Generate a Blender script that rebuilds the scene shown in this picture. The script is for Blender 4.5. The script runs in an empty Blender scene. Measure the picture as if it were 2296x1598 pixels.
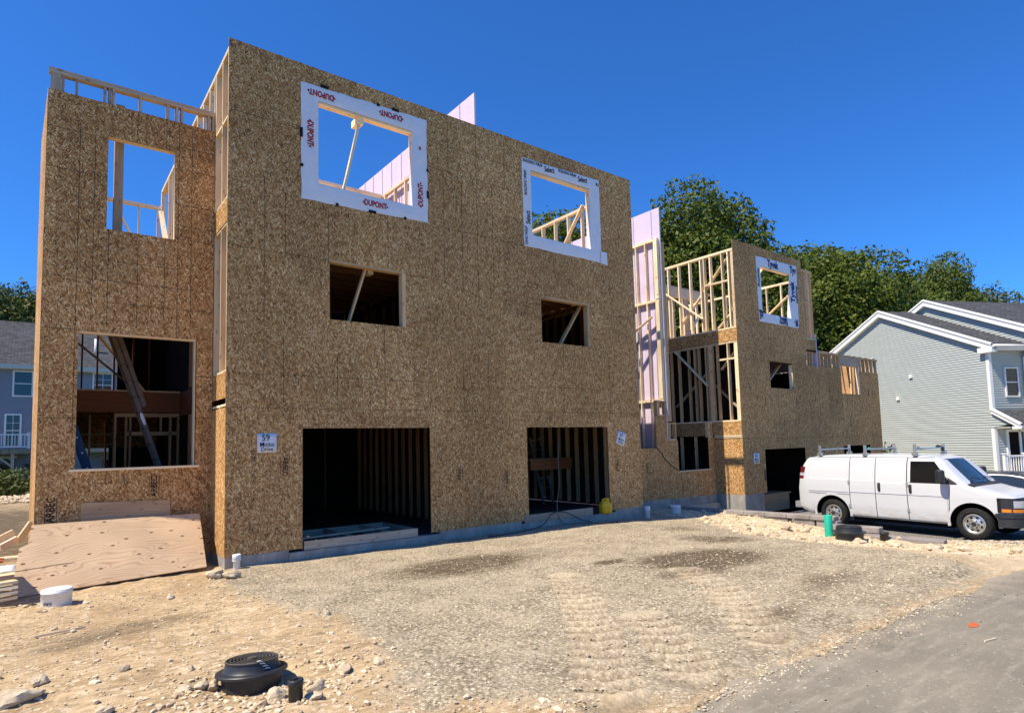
import bpy, bmesh, math, random
from mathutils import Vector, Matrix, noise
from math import radians as rad, sin, cos, pi, sqrt
C = bpy.context.scene.collection
SC = bpy.context.scene
random.seed(7)
# ------------------------------------------------------------------ camera
cam = bpy.data.objects.new('camera', bpy.data.cameras.new('camera')); C.objects.link(cam)
cam.data.sensor_fit = 'HORIZONTAL'; cam.data.sensor_width = 36.0
cam.data.lens = 1376.83/2296*36; cam.data.shift_x = -0.98/2296; cam.data.shift_y = 92.2/2296
cam.data.clip_end = 2000; cam.data.clip_start = .1
def camrot(yaw, pitch, roll):
    cy, sy = cos(yaw), sin(yaw)
    f = Vector((sy*cos(pitch), cy*cos(pitch), sin(pitch))); r = Vector((cy, -sy, 0)); u = r.cross(f)
    return r*cos(roll)+u*sin(roll), -r*sin(roll)+u*cos(roll), f
_r, _u, _f = camrot(0.65794, 0.0758, -0.02576)
cam.matrix_world = Matrix(((_r.x, _u.x, -_f.x, -2.567), (_r.y, _u.y, -_f.y, -11.439), (_r.z, _u.z, -_f.z, 1.80244), (0, 0, 0, 1)))
SC.camera = cam
# ------------------------------------------------------------------ sky, sun, exposure
SUN = Vector((-.642, .084, 1)).normalized()
EL = math.asin(SUN.z)
w = bpy.data.worlds.new('World'); SC.world = w; w.use_nodes = True
nt = w.node_tree; bg = nt.nodes['Background']
sky = nt.nodes.new('ShaderNodeTexSky'); sky.sky_type = 'NISHITA'; sky.sun_disc = False
sky.sun_elevation = EL; sky.sun_rotation = math.atan2(SUN.x, SUN.y)
sky.air_density = 1.0; sky.dust_density = .15; sky.ozone_density = 3.0
hs = nt.nodes.new('ShaderNodeMix'); hs.data_type = 'RGBA'; hs.blend_type = 'MULTIPLY'; hs.inputs[0].default_value = 1; hs.inputs[7].default_value = (.17, .47, .88, 1)   # deep clear air
nt.links.new(sky.outputs[0], hs.inputs[6]); nt.links.new(hs.outputs[2], bg.inputs[0])
bg.inputs[1].default_value = .15
sl = bpy.data.lights.new('sun', 'SUN'); sl.energy = 5.0; sl.angle = rad(.5); sl.color = (1, .885, .71)
so = bpy.data.objects.new('sun', sl); C.objects.link(so)
so.rotation_euler = SUN.to_track_quat('Z', 'Y').to_euler(); so.location = (-30, 5, 50)
SC.view_settings.view_transform = 'Standard'; SC.view_settings.look = 'None'
SC.view_settings.exposure = .55; SC.view_settings.gamma = 1

# ------------------------------------------------------------------ node helpers
class NT:
    def __init__(s, name):
        s.m = bpy.data.materials.new(name); s.m.use_nodes = True
        s.t = s.m.node_tree; s.b = s.t.nodes['Principled BSDF']
    def n(s, ty, ins=None, **kw):
        nd = s.t.nodes.new('ShaderNode'+ty)
        for k, v in kw.items(): setattr(nd, k, v)
        for k, v in (ins or {}).items(): s.i(nd, k, v)
        return nd
    def i(s, nd, k, v):
        sock = nd.inputs[k]
        if isinstance(v, bpy.types.NodeSocket): s.t.links.new(v, sock)
        elif isinstance(v, bpy.types.Node): s.t.links.new(v.outputs[0], sock)
        else:
            if sock.type == 'RGBA' and len(v) == 3: v = (*v, 1)
            sock.default_value = v
    def ramp(s, fac, stops, interp='LINEAR'):
        r = s.n('ValToRGB', {'Fac': fac}); r.color_ramp.interpolation = interp
        e = r.color_ramp.elements
        while len(e) < len(stops): e.new(.5)
        for q, (p, c) in zip(e, stops):
            q.position = p; q.color = (c, c, c, 1) if isinstance(c, (int, float)) else (*c, 1)
        return r.outputs[0]
    def mix(s, f, a, b, bt='MIX'):
        m = s.n('Mix', data_type='RGBA', blend_type=bt)
        s.i(m, 0, f); s.i(m, 6, a); s.i(m, 7, b); return m.outputs[2]
    def math(s, op, a, b=0.0, c=None):
        m = s.n('Math', operation=op); s.i(m, 0, a); s.i(m, 1, b)
        if c is not None: s.i(m, 2, c)
        return m.outputs[0]
    def noise(s, vec, scale, detail=3, rough=.55, dist=0.0):
        return s.n('TexNoise', {'Vector': vec, 'Scale': scale, 'Detail': detail, 'Roughness': rough, 'Distortion': dist}).outputs[0]
    def mapping(s, vec, scale=(1, 1, 1), rot=(0, 0, 0), loc=(0, 0, 0)):
        return s.n('Mapping', {'Vector': vec, 'Scale': scale, 'Rotation': rot, 'Location': loc}).outputs[0]
    def bump(s, h, strength=.5, dist=.02):
        b = s.n('Bump', {'Height': h, 'Strength': strength, 'Distance': dist}); s.i(s.b, 'Normal', b.outputs[0])
    def fin(s, col, rough=.8, spec=.3, metal=0.0):
        s.i(s.b, 'Base Color', col); s.i(s.b, 'Roughness', rough); s.i(s.b, 'Specular IOR Level', spec); s.i(s.b, 'Metallic', metal)
        return s.m
    def uv(s): return s.n('UVMap').outputs[0]
    def obj(s): return s.n('TexCoord').outputs['Object']
    def pos(s): return s.n('NewGeometry').outputs['Position']
    def rnd(s): return s.n('ObjectInfo').outputs['Random']
    def attr(s, a): return s.n('Attribute', attribute_name=a).outputs['Fac']

def plain(name, col, rough=.6, spec=.4, metal=0.0, var=.12, scale=6.0, bump=0.0, bscale=40):
    t = NT(name); v = t.obj()
    n = t.noise(v, scale, 4)
    c = t.mix(t.ramp(n, [(.3, 0), (.7, 1)]), tuple(x*(1-var) for x in col), tuple(min(1, x*(1+var)) for x in col))
    if bump: t.bump(t.noise(v, bscale, 3), bump, .01)
    return t.fin(c, rough, spec, metal)

def osb_mat(name, lo, mid, hi, flat=False):
    t = NT(name); uv = t.uv()
    cur = t.mix(t.noise(uv, 38, 3), lo, mid); hgt = None
    for k, (ang, sc, cov) in enumerate([(18, 1.0, .05), (-38, 1.1, .35), (66, .95, .5), (-72, 1.1, .6), (7, 1.25, .5), (-17, .9, .62), (40, 1.0, .74), (-55, 1.2, .8)]):
        if flat: ang += 90
        m1 = t.mapping(uv, (1, 1, 1), (0, 0, rad(ang)), (k*3.7, k*1.9, 0))
        m2 = t.n('VectorMath', {0: m1, 1: (64*sc, 14*sc, 1)}, operation='MULTIPLY').outputs[0]
        vo = t.n('TexVoronoi', {'Vector': m2, 'Scale': 1.0, 'Randomness': 1.0}, voronoi_dimensions='2D')
        sp = t.n('SeparateColor', {'Color': vo.outputs['Color']})
        col = t.ramp(sp.outputs[0], [(0, lo), (.5, mid), (.82, tuple(.6*a+.4*b for a, b in zip(mid, hi))), (1, hi)])
        col = t.mix(t.math('MULTIPLY', t.math('GREATER_THAN', sp.outputs[2], .86), .45), col, (mid[0]*.95, mid[1]*.72, mid[2]*.75))
        col = t.mix(1.0, col, t.ramp(vo.outputs['Distance'], [(.40, 1), (.72, .42)]), 'MULTIPLY')
        cv = t.math('MULTIPLY', t.math('GREATER_THAN', sp.outputs[1], cov), t.math('LESS_THAN', vo.outputs['Distance'], .66))
        cur = t.mix(cv, cur, col)
        h = t.math('MULTIPLY', sp.outputs[2], cv); hgt = h if hgt is None else t.math('MAXIMUM', hgt, h)
    cur = t.mix(1.0, cur, t.ramp(t.noise(uv, .55, 3), [(.3, .84), (.7, 1.12)]), 'MULTIPLY')
    pn = t.n('VectorMath', {0: t.n('VectorMath', {0: uv, 1: (.82, .41, 1)}, operation='MULTIPLY').outputs[0]}, operation='FLOOR').outputs[0]
    wn = t.n('TexWhiteNoise', {'Vector': pn}).outputs[0]
    cur = t.mix(1.0, cur, t.ramp(wn, [(0, (.86, .84, .82)), (1, (1.12, 1.12, 1.12))]), 'MULTIPLY')
    t.bump(hgt, .25, .004)
    return t.fin(cur, .75, .2)

def wood_mat(name, a, b, ring=9.0, rnd=.25, knots=True):
    t = NT(name); uv = t.uv(); r = t.rnd()
    off = t.n('CombineXYZ', {0: t.math('MULTIPLY', r, 37.0), 1: t.math('MULTIPLY', r, 11.0), 2: 0.0}).outputs[0]
    v = t.n('VectorMath', {0: uv, 1: off}, operation='ADD').outputs[0]
    g = t.noise(t.mapping(v, (1.2, 26, 1)), 1.0, 4, .6, .6)
    c = t.mix(t.ramp(g, [(.3, 0), (.72, 1)]), a, b)
    g2 = t.noise(t.mapping(v, (.8, 4, 1)), 1.0, 2)
    c = t.mix(1.0, c, t.ramp(g2, [(.3, .84), (.7, 1.08)]), 'MULTIPLY')
    if knots:
        vo = t.n('TexVoronoi', {'Vector': t.mapping(v, (2.2, 7, 1)), 'Scale': 1.0}, voronoi_dimensions='2D')
        k = t.ramp(vo.outputs['Distance'], [(.05, 1), (.12, 0)])
        c = t.mix(t.math('MULTIPLY', k, .55), c, (.2, .09, .035))
    tint = t.math('MULTIPLY_ADD', r, 2*rnd, 1-rnd)
    c = t.mix(1.0, c, t.n('CombineColor', {0: tint, 1: tint, 2: tint}).outputs[0], 'MULTIPLY')
    t.bump(g, .15, .003)
    return t.fin(c, .7, .25)

M = {}
M['osb'] = osb_mat('osb', (.165, .072, .024), (.545, .288, .096), (.95, .68, .34))
M['osb_row'] = osb_mat('osb_flat_strands', (.16, .07, .023), (.50, .268, .09), (.90, .64, .31), True)
M['seam'] = plain('panel_gap', (.035, .02, .012), .9, .1)
M['ink'] = plain('black_ink', (.012, .011, .012), .7, .2)
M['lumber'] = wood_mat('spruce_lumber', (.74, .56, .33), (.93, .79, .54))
M['lumber_deep_shade'] = wood_mat('spruce_deep_shade', (.30, .145, .065), (.44, .235, .115))  # same spruce with deep interior shade put into its colour
M['lumber_shade'] = wood_mat('spruce_shade', (.52, .34, .17), (.68, .47, .26))  # same spruce with shade put into its colour, for unlit framing
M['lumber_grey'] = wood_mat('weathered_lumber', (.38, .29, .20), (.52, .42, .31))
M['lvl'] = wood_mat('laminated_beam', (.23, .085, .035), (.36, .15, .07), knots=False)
M['sub'] = wood_mat('floor_sheet', (.42, .25, .13), (.55, .35, .19))
def ply_mat():
    t = NT('fir_plywood'); uv = t.uv()
    vo = t.n('TexVoronoi', {'Vector': t.mapping(uv, (2.0, 4.2, 1)), 'Scale': 1.0, 'Randomness': .8}, voronoi_dimensions='2D')
    bulge = t.ramp(vo.outputs['Distance'], [(.0, 1), (.38, 0)], 'EASE')
    w_ = t.noise(t.mapping(uv, (.55, 2.2, 1)), 1.0, 2, .45)
    y = t.n('SeparateXYZ', {0: uv}).outputs[1]
    ph = t.math('ADD', t.math('MULTIPLY', y, 17.0), t.math('ADD', t.math('MULTIPLY', w_, 15.0), t.math('MULTIPLY', bulge, 1.5)))
    sfr = t.math('FRACT', ph)
    c = t.ramp(sfr, [(0, (.40, .245, .135)), (.07, (.50, .335, .20)), (.22, (.60, .43, .27)), (.85, (.585, .41, .25)), (1, (.47, .305, .18))])
    k = t.ramp(vo.outputs['Distance'], [(.045, 1), (.075, 0)])
    c = t.mix(k, c, (.13, .055, .025))
    c = t.mix(1.0, c, t.ramp(t.noise(uv, 1.6, 3, .5), [(.3, .88), (.7, 1.08)]), 'MULTIPLY')
    return t.fin(c, .75, .2)
M['ply'] = ply_mat()
M['drywall'] = plain('purple_gypsum_face', (.62, .53, .67), .85, .15, var=.05, scale=2)
M['drywall_edge'] = plain('gypsum_edge', (.62, .60, .58), .9, .1)
M['wrap'] = plain('white_house_wrap', (.74, .76, .80), .55, .35, var=.05, scale=5, bump=.35, bscale=7)
M['red_ink'] = plain('red_ink', (.42, .02, .03), .6, .3)
M['navy_ink'] = plain('navy_ink', (.03, .045, .16), .6, .3)
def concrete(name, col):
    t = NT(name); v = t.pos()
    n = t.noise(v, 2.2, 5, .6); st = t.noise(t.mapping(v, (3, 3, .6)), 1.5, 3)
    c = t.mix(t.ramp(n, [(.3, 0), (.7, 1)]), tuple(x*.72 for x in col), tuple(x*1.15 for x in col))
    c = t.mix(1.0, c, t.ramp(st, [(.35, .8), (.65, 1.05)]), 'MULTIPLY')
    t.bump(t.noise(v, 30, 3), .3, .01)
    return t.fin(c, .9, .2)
M['interior_shade'] = plain('black_interior_shade', (.034, .026, .021), .9, .1, var=.4)  # black stands in for interior shade on wall and rear boards
M['drywall_shade'] = plain('purple_gypsum_shade', (.13, .055, .15), .85, .1)  # purple gypsum with shade put into its colour
M['concrete'] = concrete('cast_concrete', (.37, .345, .30))
M['block'] = concrete('grey_wall_block', (.30, .27, .25))
M['black_plastic'] = plain('black_plastic', (.022, .024, .028), .45, .45, var=.3, scale=9)
M['black_lid'] = plain('black_lid', (.035, .034, .034), .55, .4, var=.35, scale=6)
M['dust'] = plain('dusty_black', (.085, .072, .055), .7, .3, var=.5, scale=7)
M['green_pvc'] = plain('green_pvc', (.015, .40, .26), .45, .4, var=.06)
M['white_pvc'] = plain('white_pvc', (.72, .72, .70), .5, .4, var=.08, scale=12)
M['yellow'] = plain('yellow_plastic', (.86, .44, .006), .4, .45, var=.1)
M['paper'] = plain('white_paper', (.72, .73, .76), .7, .3, var=.03)
M['white_paint'] = plain('white_trim', (.78, .78, .76), .5, .4, var=.03)
M['van_paint'] = plain('white_car_paint', (.60, .61, .62), .25, .5, var=.02)
def van_paint():
    t = NT('white_car_paint'); v = t.obj(); z = t.n('SeparateXYZ', {0: v}).outputs[2]
    g = t.math('MULTIPLY', t.ramp(z, [(.34, .7), (.75, 0)]), t.ramp(t.noise(t.mapping(v, (1, 1, 3)), 3.0, 5, .7), [(.4, 0), (.7, 1)]))
    c = t.mix(t.noise(v, 1.5, 3), (.585, .595, .61), (.62, .625, .63))
    c = t.mix(g, c, (.36, .29, .20)); c = t.mix(t.math('MULTIPLY', t.ramp(t.noise(v, 40, 2), [(.7, 0), (.76, 1)]), .25), c, (.35, .3, .25))
    return t.fin(c, .24, .5)
M['van_paint'] = van_paint()
M['van_paint'].node_tree.nodes['Principled BSDF'].inputs['Coat Weight'].default_value = .4
M['car_paint'] = plain('dark_car_paint', (.02, .024, .032), .2, .5)
M['rubber'] = plain('tyre_rubber', (.02, .02, .019), .85, .2, var=.3, scale=14)
M['alu'] = plain('brushed_aluminium', (.55, .55, .54), .42, .5, .85, var=.1)
M['steel'] = plain('galvanised_steel', (.42, .43, .44), .5, .5, .6, var=.15)
M['wheel'] = plain('wheel_steel', (.62, .60, .55), .32, .5, .75, var=.06)
M['dark'] = plain('dark_cavity', (.008, .008, .008), .9, .1)
M['trimblack'] = plain('grey_black_trim', (.03, .031, .033), .6, .35)
M['amber'] = plain('amber_lens', (.62, .20, .015), .25, .5)
M['redlens'] = plain('red_lens', (.13, .008, .01), .25, .5)
M['clearlens'] = plain('clear_lens', (.42, .44, .46), .15, .6)
M['orange'] = plain('orange_plastic', (.55, .13, .03), .5, .4)
M['tarp'] = plain('white_tarp', (.72, .72, .72), .5, .3)
M['blue_rail'] = plain('blue_fibreglass', (.015, .05, .14), .45, .4)
M['cord'] = plain('tan_cord', (.16, .13, .09), .6, .3)
M['ladder_grey'] = plain('dull_ladder_metal', (.14, .11, .09), .6, .3, .0, var=.2)
M['cream_trim'] = plain('cream_trim', (.62, .60, .50), .6, .3, var=.03)
def glass(name, col, rough=.05):
    t = NT(name); t.i(t.b, 'IOR', 1.5)
    return t.fin(t.mix(t.noise(t.pos(), .6, 2), tuple(x*.6 for x in col), col), rough, .8)
M['pane'] = glass('window_pane', (.025, .035, .045))
M['tint'] = glass('tinted_glass', (.010, .010, .011), .06)
def windscreen():
    t = NT('windscreen_glass'); t.i(t.b, 'Transmission Weight', .0)
    return t.fin(t.mix(t.noise(t.obj(), 2.5, 3), (.012, .024, .03), (.035, .06, .065)), .03, 1.0)
M['windscreen'] = windscreen()
def siding_mat(name, col):
    t = NT(name); v = t.pos()
    n = t.noise(t.mapping(v, (1, 1, 8)), 1.2, 3)
    return t.fin(t.mix(t.ramp(n, [(.3, 0), (.7, 1)]), tuple(x*.94 for x in col), tuple(x*1.05 for x in col)), .55, .3)
M['sage'] = siding_mat('sage_siding', (.43, .465, .44))
M['bluegrey'] = siding_mat('blue_grey_siding', (.27, .29, .325))
def shingle_mat():
    t = NT('asphalt_shingles'); uv = t.uv()
    br = t.n('TexBrick', {'Vector': uv, 'Color1': (.048, .05, .055, 1), 'Color2': (.085, .088, .095, 1), 'Mortar': (.02, .02, .022, 1), 'Scale': 1.0, 'Mortar Size': .008, 'Brick Width': .32, 'Row Height': .14})
    n = t.noise(t.mapping(uv, (5, 9, 1)), 1.0, 4, .7)
    c = t.mix(1.0, br.outputs[0], t.ramp(n, [(.3, .6), (.7, 1.5)]), 'MULTIPLY')
    t.bump(t.noise(uv, 60, 2), .3, .01)
    return t.fin(c, .95, .15)
M['shingle'] = shingle_mat()
def leaf_mat(name, a, b):
    t = NT(name)
    n = t.noise(t.obj(), .35, 3); n2 = t.noise(t.obj(), 3.0, 2)
    f = t.math('MULTIPLY_ADD', n2, .6, t.math('MULTIPLY_ADD', n, .9, -.3))
    c = t.mix(f, a, b)
    t.fin(c, .6, .25)
    tr = t.n('BsdfTranslucent', {'Color': t.mix(.5, c, (.12, .16, .015))})
    mx = t.n('MixShader', {0: .22, 1: t.b.outputs[0], 2: tr.outputs[0]})
    t.t.links.new(mx.outputs[0], t.t.nodes['Material Output'].inputs[0])
    return t.m
M['leaf'] = leaf_mat('maple_leaves', (.035, .070, .008), (.16, .19, .025))
M['leaf_b'] = leaf_mat('pale_leaves', (.06, .085, .016), (.14, .15, .035))
M['leaf_dk'] = leaf_mat('dark_bush_leaves', (.018, .03, .018), (.05, .07, .04))
M['bark'] = plain('bark', (.09, .07, .05), .9, .1, var=.4, scale=4, bump=.6)
def rock_mat():
    t = NT('pale_rock'); v = t.obj()
    n = t.noise(v, 9, 5, .65)
    c = t.mix(t.ramp(n, [(.3, 0), (.7, 1)]), (.36, .275, .175), (.66, .56, .40))
    r = t.math('MULTIPLY_ADD', t.rnd(), .3, .85)
    c = t.mix(1.0, c, t.n('CombineColor', {0: r, 1: r, 2: r}).outputs[0], 'MULTIPLY')
    t.bump(t.noise(v, 25, 4), .5, .02)
    return t.fin(c, .9, .2)
M['rock'] = rock_mat()
def pebble_mat(name, a, b):
    t = NT(name); v = t.pos()
    vo = t.n('TexVoronoi', {'Vector': v, 'Scale': 14.0})
    f = t.n('SeparateColor', {'Color': vo.outputs['Color']}).outputs[0]
    return t.fin(t.mix(f, a, b), .9, .2)
M['pebble'] = pebble_mat('gravel_stone', (.27, .22, .145), (.66, .56, .40))
M['pebble_tan'] = pebble_mat('tan_stone', (.40, .30, .175), (.72, .60, .42))
def ground_mat():
    t = NT('bare_ground'); v = t.pos()
    # gravel
    vo = t.n('TexVoronoi', {'Vector': v, 'Scale': 27.0}); vo2 = t.n('TexVoronoi', {'Vector': v, 'Scale': 78.0})
    r1 = t.n('SeparateColor', {'Color': vo.outputs['Color']}).outputs[0]
    r2 = t.n('SeparateColor', {'Color': vo2.outputs['Color']}).outputs[1]
    rr = t.math('MULTIPLY_ADD', r1, .55, t.math('MULTIPLY', r2, .45))
    gcol = t.ramp(rr, [(.08, (.16, .13, .088)), (.4, (.39, .322, .215)), (.7, (.505, .425, .295)), (.92, (.72, .64, .48))])
    ed = t.ramp(vo.outputs['Distance'], [(.24, 1.03), (.62, .52)])
    gcol = t.mix(1.0, gcol, ed, 'MULTIPLY')
    big = t.ramp(t.noise(v, .9, 4, .6), [(.3, .86), (.7, 1.12)])
    gcol = t.mix(1.0, gcol, big, 'MULTIPLY')
    # fines swept over the gravel
    fn = t.ramp(t.noise(v, 1.7, 5, .65), [(.42, .1), (.68, .6)])
    gcol = t.mix(fn, gcol, (.50, .42, .295))
    # dirt
    n1 = t.noise(v, 2.5, 6, .65); n2 = t.noise(t.mapping(v, (6, 22, 6), (0, 0, rad(-18))), 1.0, 4, .6)
    dcol = t.mix(t.ramp(n1, [(.3, 0), (.7, 1)]), (.365, .258, .142), (.585, .445, .268))
    dcol = t.mix(1.0, dcol, t.ramp(n2, [(.32, .62), (.62, 1.1)]), 'MULTIPLY')
    sp = t.n('SeparateColor', {'Color': t.n('TexVoronoi', {'Vector': v, 'Scale': 26.0}).outputs['Color']}).outputs[2]
    dcol = t.mix(t.math('MULTIPLY', t.ramp(sp, [(.86, 0), (.9, 1)]), .55), dcol, (.66, .56, .42))
    dcol = t.mix(t.ramp(t.noise(v, .35, 4, .6), [(.45, 0), (.7, .65)]), dcol, (.27, .175, .09))
    sx = t.n('SeparateXYZ', {0: v}).outputs[0]
    dcol = t.mix(t.ramp(t.math('MULTIPLY_ADD', sx, .1, 0.0), [(.72, 0), (.95, .85)]), dcol, t.mix(t.ramp(n1, [(.3, 0), (.7, 1)]), (.46, .37, .235), (.70, .58, .40)))
    msk = t.math('ADD', t.attr('gravel'), t.math('MULTIPLY_ADD', t.noise(v, 3.5, 5, .7), 1.2, -.6))
    msk = t.ramp(msk, [(.38, 0), (.62, 1)])
    c = t.mix(msk, dcol, gcol)
    dm = t.math('MULTIPLY', t.attr('damp_shade'), t.ramp(t.noise(t.mapping(v, (1.2, 2.5, 1)), 2.2, 5, .7), [(.32, .25), (.52, 1)]))  # damp patches, plus shade painted on the ground behind the bay
    c = t.mix(t.math('MINIMUM', t.math('MULTIPLY', dm, 1.5), .97), c, t.mix(rr, (.05, .036, .022), (.20, .155, .10)))
    tk = t.attr('track')
    c = t.mix(t.math('MULTIPLY', tk, .85), c, (.56, .46, .31))
    c = t.mix(t.math('MULTIPLY', t.attr('rut_shade'), .55), c, (.25, .195, .125))  # tread troughs: darker gravel, with trough shading put into the colour
    # dark driveway gravel
    dk = t.attr('drive')
    c = t.mix(dk, c, t.ramp(rr, [(.1, (.09, .082, .072)), (.9, (.30, .28, .25))]))
    far = t.attr('far')
    c = t.mix(far, c, t.mix(n1, (.05, .075, .02), (.12, .12, .05)))
    h = t.math('ADD', t.math('MULTIPLY', t.math('SUBTRACT', .6, vo.outputs['Distance']), msk), t.math('MULTIPLY', t.noise(v, 40, 5, .7), 1.0))
    t.bump(h, .75, .02)
    return t.fin(c, .95, .1)
M['ground'] = ground_mat()
def asphalt_mat():
    t = NT('worn_asphalt'); v = t.pos()
    n = t.noise(v, 1.1, 5, .65); f = t.noise(v, 130, 3, .7)
    c = t.mix(t.ramp(n, [(.3, 0), (.7, 1)]), (.172, .152, .114), (.245, .218, .166))
    c = t.mix(1.0, c, t.ramp(f, [(.3, .78), (.7, 1.22)]), 'MULTIPLY')
    sep = t.n('SeparateXYZ', {0: v})
    edge = t.ramp(t.math('ADD', sep.outputs[1], t.math('MULTIPLY_ADD', t.noise(v, 2.2, 5, .7), .9, 9.05)), [(.35, 0), (.75, .8)])
    c = t.mix(edge, c, (.33, .28, .21))
    st = t.noise(t.mapping(v, (2.6, 11, 1), (0, 0, rad(8))), 1.8, 5, .7)
    c = t.mix(t.ramp(st, [(.66, 0), (.70, .8)]), c, (.045, .038, .03))
    st2 = t.noise(t.mapping(v, (1.4, 7, 1), (0, 0, rad(-6))), 1.0, 5, .7)
    c = t.mix(t.ramp(st2, [(.35, .45), (.5, 0)]), c, (.36, .32, .25))
    cv = t.n('TexVoronoi', {'Vector': v, 'Scale': 60.0}); c = t.mix(t.math('MULTIPLY', t.math('GREATER_THAN', t.n('SeparateColor', {'Color': cv.outputs['Color']}).outputs[0], .96), .4), c, (.40, .41, .34))
    t.bump(f, .35, .006)
    return t.fin(c, .9, .2)
M['asphalt'] = asphalt_mat()
M['slab'] = concrete('garage_slab', (.07, .065, .06))  # concrete darkened so the garage interior falls into shade

# ------------------------------------------------------------------ mesh builder
class MB:
    def __init__(s): s.v = []; s.f = []; s.u = []; s.mi = []; s.mats = []; s.sm = []
    def mid(s, m):
        if m is None: m = 0
        if isinstance(m, int): return m
        mm = M[m] if isinstance(m, str) else m
        if mm not in s.mats: s.mats.append(mm)
        return s.mats.index(mm)
    def poly(s, pts, uv, m=0, smooth=False):
        b = len(s.v); s.v += [tuple(p) for p in pts]; s.f.append(list(range(b, b+len(pts)))); s.u.append([tuple(q) for q in uv]); s.mi.append(m); s.sm.append(smooth)
    def obox(s, c, ax, half, m=0, wood=True):
        """oriented box: centre, three unit axes (first = length), half sizes"""
        c = Vector(c); X, Y, Z = [Vector(a)*h for a, h in zip(ax, half)]
        o = (random.random()*9, random.random()*9) if wood else (0, 0)
        for a, b, n in ((X, Y, Z), (X, Z, -Y), (Y, Z, X)):
            for sg in (1, -1):
                q = [n*sg+a*i+b*j for i, j in ((-1, -1), (1, -1), (1, 1), (-1, 1))]
                if sg < 0: q = q[::-1]
                if (q[1]-q[0]).cross(q[2]-q[1]).dot(n*sg) < 0: q = q[::-1]
                if wood: uv = [(p.dot(X.normalized())+o[0], p.dot((Y+Z*.37).normalized())+o[1]) for p in q]
                else:
                    nn = (n).normalized(); k = max(range(3), key=lambda i: abs(nn[i]))
                    uv = [((c+p)[(1, 0, 0)[k]], (c+p)[(2, 2, 1)[k]]) for p in q]
                s.poly([c+p for p in q], uv, m)
    def bx(s, x0, x1, y0, y1, z0, z1, m=0, wood=True):
        h = ((x1-x0)/2, (y1-y0)/2, (z1-z0)/2); c = ((x0+x1)/2, (y0+y1)/2, (z0+z1)/2)
        E = [Vector((1, 0, 0)), Vector((0, 1, 0)), Vector((0, 0, 1))]
        i = max(range(3), key=lambda k: h[k]); o = [i, (i+1) % 3, (i+2) % 3]
        s.obox(c, [E[k] for k in o], [h[k] for k in o], m, wood); return s
    def bar(s, p, q, w, t, up=(0, 0, 1), m=0, wood=True):
        p, q = Vector(p), Vector(q); d = (q-p); L = d.length; d.normalize()
        a = d.cross(Vector(up))
        if a.length < 1e-4: a = d.cross(Vector((1, 0, 0)))
        a.normalize(); b = a.cross(d)
        s.obox((p+q)/2, (d, b, a), (L/2, w/2, t/2), m, wood); return s
    def tube(s, pts, r, n=8, m=0, smooth=True, caps=True):
        pts = [Vector(p) for p in pts]; rs = r if isinstance(r, (list, tuple)) else [r]*len(pts)
        rings = []; pa = None
        for i, p in enumerate(pts):
            d = (pts[min(i+1, len(pts)-1)]-pts[max(i-1, 0)]).normalized()
            if pa is None:
                pa = d.cross(Vector((0, 0, 1)))
                if pa.length < 1e-3: pa = Vector((1, 0, 0))
            pa = (pa-d*pa.dot(d)).normalized(); pb = d.cross(pa)
            rings.append([p+(pa*cos(2*pi*k/n)+pb*sin(2*pi*k/n))*rs[i] for k in range(n)])
        for i in range(len(rings)-1):
            for k in range(n):
                k2 = (k+1) % n
                s.poly([rings[i][k], rings[i][k2], rings[i+1][k2], rings[i+1][k]], [(i, k/n), (i, (k+1)/n), (i+1, (k+1)/n), (i+1, k/n)], m, smooth)
        if caps:
            s.poly(rings[0][::-1], [(0, 0)]*n, m); s.poly(rings[-1], [(0, 0)]*n, m)
        return s
    def lathe(s, prof, c=(0, 0, 0), n=32, m=0, axis='z', smooth=True, mats=None):
        """prof = [(r, h)...] revolved about an axis"""
        c = Vector(c)
        def P(r, h, k):
            a = 2*pi*k/n
            if axis == 'z': return c+Vector((r*cos(a), r*sin(a), h))
            return c+Vector((h, r*cos(a), r*sin(a)))
        for i in range(len(prof)-1):
            (r0, h0), (r1, h1) = prof[i], prof[i+1]
            mm = mats[i] if mats else m
            for k in range(n):
                if r0 < 1e-6 and r1 < 1e-6: continue
                if r0 < 1e-6: q = [P(r0, h0, k), P(r1, h1, k+1), P(r1, h1, k)][::-1]
                elif r1 < 1e-6: q = [P(r0, h0, k), P(r0, h0, k+1), P(r1, h1, k)]
                else: q = [P(r0, h0, k), P(r0, h0, k+1), P(r1, h1, k+1), P(r1, h1, k)]
                s.poly(q, [(0, 0)]*len(q), mm, smooth)
        return s
    def grid(s, P, nu, nv, m=0, smooth=True, uv=None, skip=None):
        for i in range(nu):
            for j in range(nv):
                if skip and skip(i, j): continue
                q = [P(i, j), P(i+1, j), P(i+1, j+1), P(i, j+1)]
                u = [uv(i, j), uv(i+1, j), uv(i+1, j+1), uv(i, j+1)] if uv else [(i, j), (i+1, j), (i+1, j+1), (i, j+1)]
                s.poly(q, u, m(i, j) if callable(m) else m, smooth)
        return s
    def build(s, name, mat=None, parent=None, weld=True, loc=None):
        me = bpy.data.meshes.new(name)
        vs, fs = s.v, s.f
        if weld:
            mp = {}; vs = []; idx = []
            for v in s.v:
                k = (round(v[0], 5), round(v[1], 5), round(v[2], 5))
                if k not in mp: mp[k] = len(vs); vs.append(v)
                idx.append(mp[k])
            fs = [[idx[i] for i in f] for f in s.f]
            keep = [i for i, f in enumerate(fs) if len(set(f)) == len(f)]
        else: keep = range(len(fs))
        if loc is not None: vs = [tuple(Vector(v)-Vector(loc)) for v in vs]
        me.from_pydata(vs, [], [fs[i] for i in keep])
        uvl = me.uv_layers.new(name='UVMap'); k = 0
        fl = []
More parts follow.
